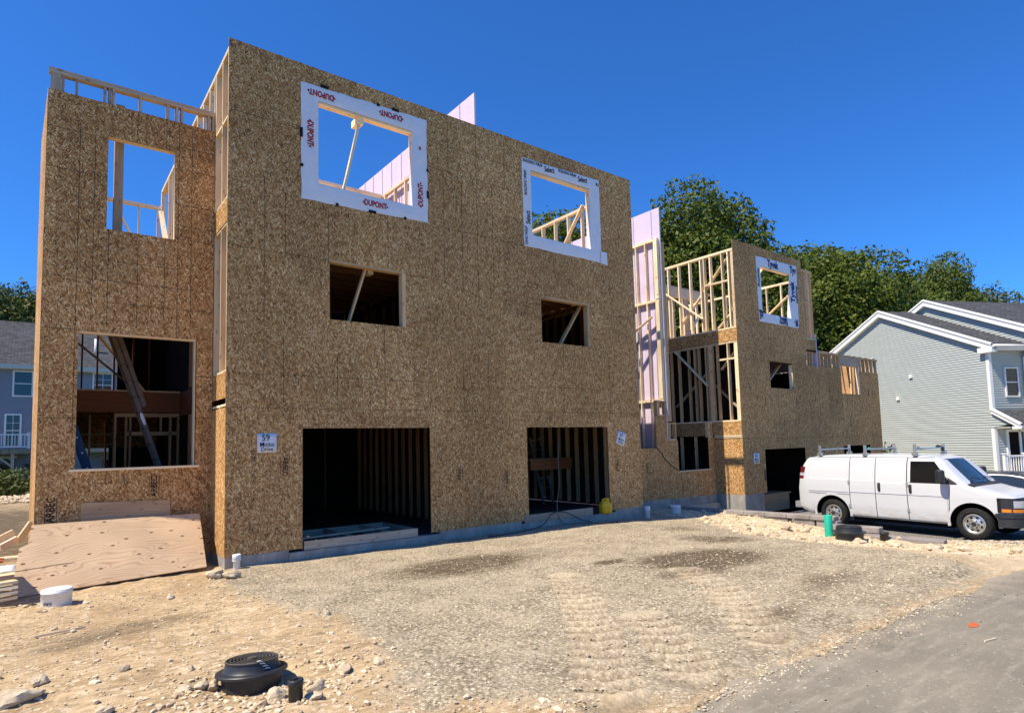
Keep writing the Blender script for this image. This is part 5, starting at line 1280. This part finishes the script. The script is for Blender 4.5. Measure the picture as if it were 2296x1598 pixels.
# white upturned bucket
def bucket(name, label, x, y, z, r, h, txt=None, tilt=0):
    root = thing(name, label, 'bucket', (x, y, z), local=True); root.rotation_euler = (tilt, 0, rad(-30))
    MBX = MB(); MBX.mid('white_pvc'); MBX.lathe([(r*1.0, -.05), (r*1.0, h*.80), (r*1.03, h*.81), (r*1.03, h*.86), (r, h*.87), (r, h*.99), (r*.97, h)], (0, 0, 0), 40); MBX.build('wall', None, root)
    t = MB(); t.mid('white_pvc'); t.lathe([(r*.97, h), (r*.9, h*1.0), (r*.88, h*.98), (0, h*.98)], (0, 0, 0), 40); t.build('end_disc', None, root)
    if txt:
        for k, ch in enumerate(txt):
            a = -pi/2+.15-k*.13; text(ch, .045, 'ink', (cos(a)*(r+.004), sin(a)*(r+.004), h*.32), (sin(a), -cos(a), 0), (0, 0, -1), root, 'lettering', 'CENTER')
    return root
bucket('plastic_bucket', 'white upturned plastic bucket with black lettering in front of the leaning plywood', -2.32, -1.08, gz(-2.32, -1.08)-.03, .172, .24, 'SUPER')
bucket('plastic_bucket', 'small white pail by the block wall near the middle entry bay', 12.35, .15, gz(12.35, .15)-.02, .15, .26)
# septic riser with lid, in a scooped hollow
def riser(name, label, x, y, z, r, lidm, cat='manhole', hz=.14, tilt=(0, 0, 0)):
    root = thing(name, label, cat, (x, y, z), local=True); root.rotation_euler = tilt
    mb = MB(); mb.mid('black_plastic'); mb.lathe([(r*1.0, -.34), (r*1.17, -.02), (r*1.36, -.012), (r*1.39, -.006), (r*1.39, .008), (r*1.36, .014), (r*1.12, .020), (r*1.07, .032), (r*1.0, hz*.86), (r*1.0, hz*.88), (r*1.03, hz*.9), (r*1.03, hz)], (0, 0, 0), 56); rg = mb.build('riser_ring', None, root); rg.data.set_sharp_from_angle(angle=rad(25))
    pr_ = [(r*1.02, hz), (r*.97, hz+.006), (r*.94, hz-.004)]
    for k in range(5): q = r*(.86-k*.13); pr_ += [(q, hz-.012), (q-r*.012, hz+.004), (q-r*.06, hz+.004), (q-r*.072, hz-.012)]
    pr_ += [(r*.2, hz-.004), (r*.19, hz+.008), (0, hz+.009)]
    mb = MB(); mb.mid(lidm); mb.mid('black_plastic'); mb.lathe(pr_, (0, 0, 0), 56, mats=[0 if (k < 2 or k%4 == 0 or k > 21) else 1 for k in range(len(pr_)-1)]); ld = mb.build('lid', None, root); ld.data.set_sharp_from_angle(angle=rad(20)); return root
ri = riser('manhole_riser', 'black plastic manhole riser with ringed lid in the dirt foreground', -1.138, -6.02, .02, .198, 'dust', hz=.095, tilt=(rad(-4), rad(3), .4))
mb = MB(); mb.mid('white_pvc')
for k in range(4): a = rad(-118+k*6); mb.tube([(cos(a)*.212, sin(a)*.212, .11-k*.022), (cos(a+.12)*.212, sin(a+.12)*.212, .108-k*.022), (cos(a+.22)*.211, sin(a+.22)*.211, .10-k*.022)], [.003, .005, .002], 5)
mb.build('scuff_mark', None, ri)
riser('manhole_riser', 'black manhole riser between the grey wall blocks and rubble by the van', 12.35, -4.74, -.41, .26, 'black_lid', hz=.13)
def cap_pipe(label, x, y, z, r, h, m='black_plastic', name='capped_pipe', cat='pipe', cap=True):
    root = thing(name, label, cat, (x, y, z), local=True)
    mb = MB(); mb.mid(m); mb.lathe([(r*.9, -.2), (r*.9, h*.72), (r, h*.74), (r, h*.96), (r*.93, h), (r*.80, h), (r*.78, h*.9 if not cap else h*.985), (0, h*.9 if not cap else h*.985)], (0, 0, 0), 28); mb.build('pipe_wall', None, root)
    if cap:
        mb = MB(); mb.mid('trimblack'); mb.bx(-r*.35, r*.35, -r*.12, r*.12, h*.985, h*1.05); mb.build('cap', None, root)
    return root
cap_pipe('small black capped pipe beside the foreground manhole riser', -1.04, -6.80, -.02, .056, .165)
cap_pipe('short black capped pipe beside the lowest grey wall block', 12.95, -5.25, -.62, .10, .19)
root = thing('pipe_stub', 'bright green plastic pipe stub standing at the end of the block wall', 'pipe', (12.56, -4.18, -.50), local=True)
mb = MB(); mb.mid('green_pvc'); mb.mid('dark'); mb.lathe([(.092, -.3), (.092, .40), (.086, .41), (.078, .41), (.078, .2)], (0, 0, 0), 32); mb.lathe([(.078, .2), (0, .2)], (0, 0, 0), 32, 1); mb.build('pipe_wall', None, root)
def clean_out(label, x, y, z, r, h):
    root = thing('cleanout_pipe', label, 'pipe', (x, y, z), local=True)
    mb = MB(); mb.mid('white_pvc'); mb.lathe([(r*.8, -.1), (r*.8, h*.55), (r, h*.58), (r, h*.92), (r*.9, h), (r*.75, h), (r*.72, h*.7), (0, h*.7)], (0, 0, 0), 24); mb.build('pipe_wall', None, root)
    mb = MB(); mb.mid('white_pvc'); mb.lathe([(r*1.04, h*.56), (r*1.06, h*.60), (r*1.04, h*.64)], (0, 0, 0), 24); mb.build('collar', None, root)
clean_out('white drain cleanout pipe at the left foundation corner of the near box', .16, -.12, -.19, .07, .25)
clean_out('white drain cleanout pipe at the right foundation corner of the near box', 10.78, -.12, -.25, .08, .26)
# block retaining wall stepping down beside the driveway
def wx_at(y): return 13.18-(y-1)*.085
nb = 0
def blockthing(name, label, x, y, z, lx, ly, lz, rz, group, m='block'):
    mb = MB(); mb.mid(m); mb.bx(-lx/2, lx/2, -ly/2, ly/2, 0, lz, 0, False)
    o = mb.build(name, None, None); bm = bmesh.new(); bm.from_mesh(o.data); bmesh.ops.bevel(bm, geom=bm.edges[:], offset=.012, segments=1, affect='EDGES')
    rng = random.Random(name+str(round(x*10))+str(round(y*10)))
    bm.to_mesh(o.data); bm.free(); o.location = (x, y, z); o.rotation_euler = (0, 0, rz); return tag(o, label, 'wall block', group)
ys = [.75-.61*k for k in range(8)]
WL = {0: 'first cap block of the long grey wall, in the shade by the entry bay', 7: 'last cap block of the long grey wall, behind the green pipe'}
for k, y in enumerate(ys):
    blockthing('wall_block', WL.get(k, 'grey cap block along the top of the long wall beside the driveway'), wx_at(y)+.16, y, -.37, .32, .605, .11, rad(4.9), 'cap blocks of the long wall')
for k, y in enumerate([.4, -.65, -1.5, -2.35, -3.05, -3.62]):
    blockthing('wall_block', 'grey base block under the caps of the long wall', wx_at(y)+.19, y, -.80, .30, .52, .428, rad(4.9), 'base blocks of the long wall')
blockthing('wall_block', 'grey cap block of the middle step, behind the far black manhole riser', 13.52, -4.42, -.55, .34, 1.05, .13, rad(7), 'stepped blocks')
blockthing('wall_block', 'short grey base block under the middle step beside the van wheel', 13.52, -4.55, -.85, .28, .8, .298, rad(7), 'stepped blocks')
blockthing('wall_block', 'long grey bottom block of the stepped wall, nearest the road', 13.25, -5.62, -.68, .34, 1.45, .13, rad(8), 'stepped blocks')
# boards in the garage mouths
LF = thing('wooden_platform', 'wooden floor frame lying in the mouth of the left garage', 'lumber frame', (2.5, .6, -.05))
for b in ((1.36, 3.72, .02, .06, -.045, .12), (1.36, 3.72, 1.55, 1.59, -.045, .12), (1.36, 1.40, .062, 1.548, -.045, .12), (2.3, 2.34, .062, 1.548, -.045, .12), (3.1, 3.14, .062, 1.548, -.045, .12), (3.66, 3.70, .062, 1.548, -.045, .12)): lum('board', LF, *b, m='lumber_grey')
bar('loose_plank', 'lumber_grey', LF, (1.4, .35, .135), (3.3, .55, .14), .03, .14, (0, 0, 1))
tag(MB().bx(6.55, 8.78, -.02, .03, -.05, .13).build('threshold_board', 'lumber_grey', None), 'pale knotty threshold board across the mouth of the second garage', 'board')
JG = thing('fuel_jug', 'yellow plastic fuel can on the sill of the second garage', 'fuel can', (9.24, -.02, -.055), rad(-8), None, True); JG.scale = (.86, .86, .86)
mb = MB(); mb.mid('yellow')
def jp(i, j):
    a = 2*pi*i/32; prof = [(.0, .86), (.02, 1), (.10, 1.0), (.24, 1.0), (.28, .96), (.33, .74), (.37, .45), (.39, .30), (.40, 0)]
    z, k = prof[j]; c, s_ = cos(a), sin(a); sg = lambda v: (abs(v)**.45)*(1 if v > 0 else -1)
    return (sg(c)*.185*k, sg(s_)*.13*k, z)
mb.grid(jp, 32, 8, 0, True); jb = mb.build('body', None, JG)
for x in (-.07, .09): mb = MB(); mb.mid('yellow'); mb.bx(x-.055, x+.055, -.142, -.125, .05, .2); mb.build('panel_rib', None, jb)
mb = MB(); mb.mid('yellow'); mb.tube([(-.12, 0, .33), (-.10, 0, .42), (.02, 0, .44), (.12, 0, .42), (.13, 0, .33)], .025, 8); mb.build('handle', None, JG)
mb = MB(); mb.mid('yellow'); mb.lathe([(.05, .38), (.05, .45), (0, .45)], (.08, 0, 0), 16); mb.build('cap', None, JG)
def cable(name, label, pts, r, m='cord'):
    P_ = [Vector(p) for p in pts]; out = []
    for k in range(len(P_)-1):
        a, b, c, d = P_[max(k-1, 0)], P_[k], P_[k+1], P_[min(k+2, len(P_)-1)]
        for t in [i/8 for i in range(8)]: out.append(.5*((2*b)+(c-a)*t+(2*a-5*b+4*c-d)*t*t+(3*b-a-3*c+d)*t**3))
    out.append(P_[-1]); mb = MB(); mb.mid(m); mb.tube(out, r, 6); return tag(mb.build(name, None, None), label, 'cord')
G = lambda x, y, d=.015: (x, y, gz(x, y)+d)
cable('power_cable', 'tan extension cord hanging in the second garage and looping onto the gravel', [(8.0, .3, 2.15), (7.88, .25, 1.4), (7.8, .15, .8), (7.62, .05, .3), (7.58, -.05, .0), (7.7, -.15, -.17), G(8.1, -.35), G(8.6, -.5), G(9.1, -.55), G(8.8, -.75), G(8.0, -.8)], .011)
cable('power_cable', 'dark cord arching over the threshold board of the second garage', [G(5.2, -.4), G(6.2, -.3), (6.9, -.2, -.12), (7.3, -.08, .08), (7.6, -.05, .13), (7.9, -.08, .06), (8.2, -.15, -.1), G(8.5, -.25)], .011, 'trimblack')
cable('power_cable', 'dark cord draped from the purple lit entry bay down its sheathing', [(12.1, 1.0, 1.59), (12.7, 1.02, 1.56), (13.1, 1.03, 1.2), (13.5, 1.03, .95), (13.85, 1.03, .82), (14.2, 1.02, .84)], .012, 'trimblack')
# ladders
def ladder(name, label, foot, top, width, wdir, m, n, rail=(.085, .028), rungm='alu', fly=None, feet=True):
    foot, top, wd = Vector(foot), Vector(top), Vector(wdir).normalized()*width
    root = thing(name, label, 'ladder', tuple(foot))
    d = (top-foot).normalized()
    def sec(f, t, w_, nn):
        for s_ in (-.5, .5): MB().bar(f+w_*s_, t+w_*s_, rail[0], rail[1], tuple(d.cross(w_.normalized()))).build('rail', m, root)
        for k in range(nn):
            c = lerp(f, t, (k+.7)/nn); r = MB(); r.mid(rungm); r.tube([c-w_*.5-w_.normalized()*.018, c+w_*.5+w_.normalized()*.018], .017, 8); r.build('rung', None, root)
            e = MB(); e.mid('dark'); nrm = w_.normalized(); cc = c-w_*.5-nrm*(rail[1]/2+.002); a1, a2 = d, d.cross(nrm)
            e.poly([cc+a2*.028*cos(u)+a1*.022*sin(u)*(1 if sin(u) < 0 else .2) for u in [2*pi*i/12 for i in range(12)]], [(0, 0)]*12); e.build('rung_end', None, root)
    sec(foot, top, wd, n)
    if fly:
        o, a, b, nn = fly; o = Vector(o); sec(lerp(foot, top, a)+o, lerp(foot, top, b)+o, wd*.88, nn)
    return root
lad = ladder('extension_ladder', 'grey aluminium extension ladder leaning across the big bay opening', (-.16, 2.5, -.05), (-1.95, 2.5, 5.45), .42, (0, 1, 0), 'ladder_grey', 18, (.072, .028), 'ladder_grey', fly=((.10, -.02, .02), .5, .98, 9))
mb = MB(); mb.mid('paper'); c = lerp(Vector((-.16, 2.5, -.05)), Vector((-1.95, 2.5, 5.45)), .46)-Vector((0, .226, 0)); d = Vector((-.31, 0, .95))
mb.poly([c+d*.13*sin(u)+Vector((.95, 0, .31))*.03*cos(u) for u in [2*pi*i/14 for i in range(14)]], [(0, 0)]*14); mb.build('sticker', None, lad)
ladder('step_ladder', 'blue fibreglass ladder at the lower left corner of the big bay opening', (-1.35, 2.6, -.05), (-2.12, 2.6, 2.5), .42, (0, 1, 0), 'blue_rail', 9, (.13, .03))
ladder('extension_ladder', 'ladder standing on the landing inside the second garage', (9.6, 3.6, 1.36), (9.3, 4.3, 3.0), .4, (1, 0, 0), 'alu', 6)
ladder('step_ladder', 'dark ladder below the landing inside the second garage', (9.9, 3.0, -.05), (9.9, 3.6, 2.0), .4, (1, 0, 0), 'steel', 7)
# scrap lumber, cone and tarp at the left edge
SP = [(-3.0, 1.9, .02), (-2.98, 1.3, .10), (-3.05, .6, .18), (-3.0, 2.2, .26), (-2.95, 1.6, .33)]
rng = random.Random(12); NL = ('lowest', 'second', 'middle', 'fourth', 'topmost')
for k in range(5):
    x, y, z = SP[k]; a = rng.uniform(-.25, .25); z += gz(x, y)
    tag(MB().bar((x-1.2*cos(a), y-1.2*sin(a)*.5, z), (x+.32*cos(a), y+.3*sin(a), z+.03), .04, .14, (0, 0, 1)).build('scrap_board', 'lumber', None), NL[k]+' scrap board of the loose lumber heap left of the plywood', 'board', 'loose lumber heap')
for k, (p, q_) in enumerate((((-3.1, 1.6, .45), (-2.85, 1.7, .58)), ((-3.0, 1.2, .40), (-2.8, 1.35, .5)), ((-2.8, 1.5, .42), (-2.62, 1.6, .72)))):
    tag(MB().bar(p, q_, .09, .045, (0, 0, 1)).build('lumber_offcut', 'lumber', None), ('square cut offcut on top of the lumber heap', 'flat pale offcut lying on the lumber heap', 'thin offcut sticking up behind the plywood corner')[k], 'offcut', 'loose lumber heap')
for k in range(4):
    y = -1.05+.02*k; z = -.06+k*.065
    tag(MB().bar((-4.6, y-.25, z), (-2.75, y+.3, z+.01), .035, .13, (0, 0, 1)).build('stacked_board', 'lumber', None), ('lowest', 'second', 'third', 'topmost')[k]+' board of the low stack running out of the left photo edge', 'board', 'low board stack')
mb = MB(); mb.mid('tarp'); mb.grid(lambda i, j: (lerp(-4.2, -2.78, i/16), lerp(-.6, .15, j/10), .27+.05*noise.noise((i*.5, j*.6, 1))-.06*sst(8, 10, j)), 16, 10, 0, True); o = mb.build('tarp', None, None); sm = o.modifiers.new('s', 'SOLIDIFY'); sm.thickness = .01; tag(o, 'crumpled white tarp on the boards left of the plywood', 'tarp')
root = thing('traffic_cone', 'orange cone at the left photo edge above the white tarp', 'cone', (-3.12, .55, .27), local=True)
mb = MB(); mb.mid('orange'); mb.lathe([(.17, .03), (.12, .06), (.03, .40), (.0, .41)], (0, 0, 0), 28); mb.build('cone_body', None, root); mb = MB(); mb.mid('orange'); mb.bx(-.19, .19, -.19, .19, 0, .03); mb.build('base', None, root)

# rocks
def rock(label, x, y, sx, sy, sz, seed, rz=0, group='pale rocks in the dirt', sink=.25):
    bm = bmesh.new(); bmesh.ops.create_icosphere(bm, subdivisions=3, radius=1)
    for v in bm.verts:
        p = v.co.copy(); n = noise.noise(p*1.1+Vector((seed*3.1, 0, 0)))*.45+noise.noise(p*2.6+Vector((seed, 5, 0)))*.2; v.co = p*(1+n)
        for k in range(4):
            pn = Vector((sin(seed*2+k*1.9), cos(seed+k*2.7), sin(k*1.3+seed*.7))).normalized(); dd = v.co.dot(pn)-.72
            if dd > 0: v.co -= pn*dd*.85
        v.co.x *= sx; v.co.y *= sy; v.co.z *= sz
    me = bpy.data.meshes.new('rock'); bm.to_mesh(me); bm.free(); me.materials.append(M['rock']); me.set_sharp_from_angle(angle=rad(28))
    for p in me.polygons: p.use_smooth = True
    o = bpy.data.objects.new('rock', me); C.objects.link(o); o.location = (x, y, gz(x, y)+sz*(1-2*sink)); o.rotation_euler = (0, 0, rz); return tag(o, label, 'rock', group)
RK = [('large flat pale rock in the bottom left corner of the photo', -2.66, -5.36, .17, .10, .07), ('pale rock just right of the corner rock at the bottom left', -2.50, -5.02, .07, .05, .045), ('pointed pale rock at the bottom edge left of the riser', -2.15, -6.06, .055, .06, .04),
      ('dark topped stone in the open dirt left of the riser', -1.95, -5.2, .05, .035, .035), ('biggest rounded rock between the riser and the black capped pipe', -1.11, -6.58, .085, .065, .06), ('oblong rock right of the black capped pipe', -.93, -6.83, .075, .05, .04), ('pale rock uphill right of the black capped pipe', -.83, -6.66, .08, .045, .04),
      ('white angular rock in the dirt at the gravel edge', -.52, -6.43, .075, .055, .045), ('small white rock further along the gravel edge', -.22, -6.45, .045, .045, .04), ('tilted rock at the left foot of the riser', -1.42, -5.98, .05, .045, .045), ('rounded rock beside the left foot of the riser', -1.50, -5.96, .05, .05, .04), ('broad grey rock at the left of the rock cluster', -1.62, -5.98, .06, .04, .035),
      ('lone white rock left of the riser flange', -1.50, -5.52, .035, .035, .035), ('flat rock touching the right side of the riser flange', -.82, -5.62, .06, .035, .025), ('small rock in front of the capped pipe', -1.16, -6.72, .05, .035, .03), ('pale rock below the riser hollow', -1.23, -6.68, .045, .035, .03), ('flat pale slab by the white bucket', -2.0, -1.15, .14, .06, .03), ('round rock in the dirt before the plywood corner', -1.1, -1.9, .05, .045, .04), ('white rock above the gravel edge near the left corner', .1, -4.4, .06, .04, .05), ('lump of dirt crusted rock at the foundation corner', -.30, -.72, .16, .12, .11), ('smaller lump beside the crusted rock at the corner', -.1, -.95, .13, .09, .07)]
for k, (l, x, y, a, b, c) in enumerate(RK): rock(l, x, y, a, b, c, k+1.3, k*1.1)
RR = [('broad rock left of the far black riser', 11.75, -5.2, .2, .13, .09), ('pointed rock right of the far black riser', 12.15, -5.75, .2, .14, .10), ('rock at the end of the bottom wall block', 12.65, -6.9, .18, .12, .08), ('flat slab rock on the rubble below the bottom wall block', 11.9, -6.6, .24, .12, .07), ('rock half way up the rubble left of the green pipe', 12.2, -3.3, .16, .12, .08), ('rock under the long wall near the green pipe', 12.5, -3.6, .16, .11, .08), ('low rock on the rubble nearest the gravel', 10.9, -4.6, .15, .1, .06), ('flat pale rock at the road end of the rubble', 11.3, -7.3, .2, .1, .05)]
for k, (l, x, y, a, b, c) in enumerate(RR): rock(l, x, y, a, b, c, k+31.7, k*.9, 'pale rocks on the rubble by the driveway')
# loose stones and pebbles that nobody could count
def pebbles(name, n, place, m, seed):
    rng = random.Random(seed); vs = []; fs = []
    bm = bmesh.new(); bmesh.ops.create_icosphere(bm, subdivisions=1, radius=1); bv = [v.co.copy() for v in bm.verts]; bf = [[v.index for v in f.verts] for f in bm.faces]; bm.free()
    for _ in range(n):
        q = place(rng)
        if q is None: continue
        x, y, s = q; b = len(vs); a = rng.uniform(0, 6.3); ca, sa = cos(a), sin(a); sx, sy, sz = s*rng.uniform(.7, 1.3), s*rng.uniform(.6, 1.0), s*rng.uniform(.4, .75); z = (gz(x, y) if y > -8.8 else zroad(x)+.012)+sz*.3; jit = [rng.uniform(.75, 1.2) for _ in bv]
        for v, k in zip(bv, jit): px, py = v.x*sx*k, v.y*sy*k; vs.append((x+px*ca-py*sa, y+px*sa+py*ca, z+v.z*sz*k))
        fs += [[i+b for i in f] for f in bf]
    me = bpy.data.meshes.new(name); me.from_pydata(vs, [], fs); me.materials.append(M[m]); me.update(); o = bpy.data.objects.new(name, me); C.objects.link(o); tag(o, kind='stuff')
def near_y(rng, a, b):      # denser near the camera
    return a+(b-a)*rng.random()**1.35
def pg(rng):
    x, y = rng.uniform(-.6, 11.5), near_y(rng, -8.3, -.8)
    if sdist(x, y, GR) < -.25+rng.uniform(-.2, .2): return None
    return x, y, rng.uniform(.008, .017)*(1.8 if rng.random() < .015 else 1)
def pd(rng):
    x, y = rng.uniform(-3.2, 1.0), near_y(rng, -8.3, -.6)
    if sdist(x, y, GR) > .15: return None
    s = rng.uniform(.006, .016); 
    if rng.random() < .06: s *= rng.uniform(1.6, 3)
    d = math.hypot(x+1.3, y+6.2)
    if d < .7 and rng.random() < .5: s *= 1.5
    return x, y, s
def pr_(rng):
    x, y = rng.uniform(9.6, 13.6), rng.uniform(-8.0, .6)
    if sdist(x, y, GR) > .1 or x > xwall(y)+.1: return None
    s = rng.uniform(.015, .05)
    if rng.random() < .08: s *= rng.uniform(1.5, 2.6)
    return x, y, s
def ps(rng):
    x, y = rng.uniform(.2, 6), -8.80+rng.gauss(0, .14)-.02; return x, y, rng.uniform(.006, .014)
def pc(rng):
    a = rng.uniform(-3.6, .3); d = abs(rng.gauss(.42, .16))+.12; return -1.16+cos(a)*d*1.15, -6.2+sin(a)*d, rng.uniform(.012, .035)
pebbles('gravel_stones', 8000, pg, 'pebble', 1); pebbles('dirt_pebbles', 5000, pd, 'pebble_tan', 2); pebbles('rubble_stones', 1500, pr_, 'pebble_tan', 3); pebbles('verge_grit', 1400, ps, 'pebble', 4); pebbles('riser_stones', 260, pc, 'pebble_tan', 5)
def pb(rng): x, y = rng.uniform(-6, -2.2), rng.uniform(15.5, 18.5); return x, y, rng.uniform(.04, .12)
pebbles('bank_stones', 500, pb, 'pebble_tan', 6)
def pk_(rng): x = rng.uniform(.5, 7.5); return x, -8.95-abs(rng.gauss(0, .9)), rng.uniform(.004, .010)
pebbles('road_chips', 70, pk_, 'seam', 8)
def pv(rng): x, y = rng.uniform(13.4, 16), rng.uniform(-8.2, -6.2); return x, y, rng.uniform(.012, .03)
pebbles('driveway_gravel', 1500, pv, 'pebble', 7)
# litter on the road
mb = MB(); mb.mid('orange'); z0 = zroad(4.33)+.016
mb.poly([(4.33+.085*cos(a)*(1+.25*noise.noise((cos(a)*2, sin(a)*2, 3))), -9.40+.035*sin(a)*(1+.3*noise.noise((cos(a)*3, sin(a)*3, 8))), z0+.006*(1+sin(a))) for a in [2*pi*k/18 for k in range(18)]], [(0, 0)]*18); o = mb.build('litter_scrap', None, None); sm = o.modifiers.new('s', 'SOLIDIFY'); sm.thickness = .006; tag(o, 'bright orange scrap lying on the asphalt at the right', 'litter')
tag(MB().bar((3.82, -9.62, zroad(3.9)+.02), (3.98, -9.66, zroad(3.9)+.02), .012, .008).build('wood_sliver', 'lumber', None), 'pale thin sliver of wood on the asphalt below the orange scrap', 'litter')
tag(MB().bar((-2.55, -3.05, gz(-2.5, -3.05)+.02), (-2.1, -3.0, gz(-2.1, -3.0)+.02), .02, .012).build('survey_stake', 'lumber', None), 'thin pale stake lying flat in the dirt below the bucket', 'stake')
# tool table and blue tarp in the mouth of the farther garage
root = thing('work_table', 'low plywood work table in the mouth of the farther garage', 'table', (18.2, .8, -.8))
box('table_top', 'sub', root, 17.2, 19.6, .5, 1.3, -.24, -.20); box('front_panel', 'sub', root, 17.25, 19.55, .55, .57, -.82, -.24)
for x in (17.3, 19.4): box('leg', 'lumber', root, x, x+.09, .6, .69, -.82, -.24)
mb = MB(); mb.mid('blue_rail'); mb.grid(lambda i, j: (lerp(17.25, 18.0, i/8), lerp(.5, 1.0, j/6), -.195+.03*abs(noise.noise((i*.7, j*.8, 2)))), 8, 6, 0, True); o = mb.build('tarp', None, None); sm = o.modifiers.new('s', 'SOLIDIFY'); sm.thickness = .008; tag(o, 'folded blue tarp on the work table in the farther garage', 'tarp')
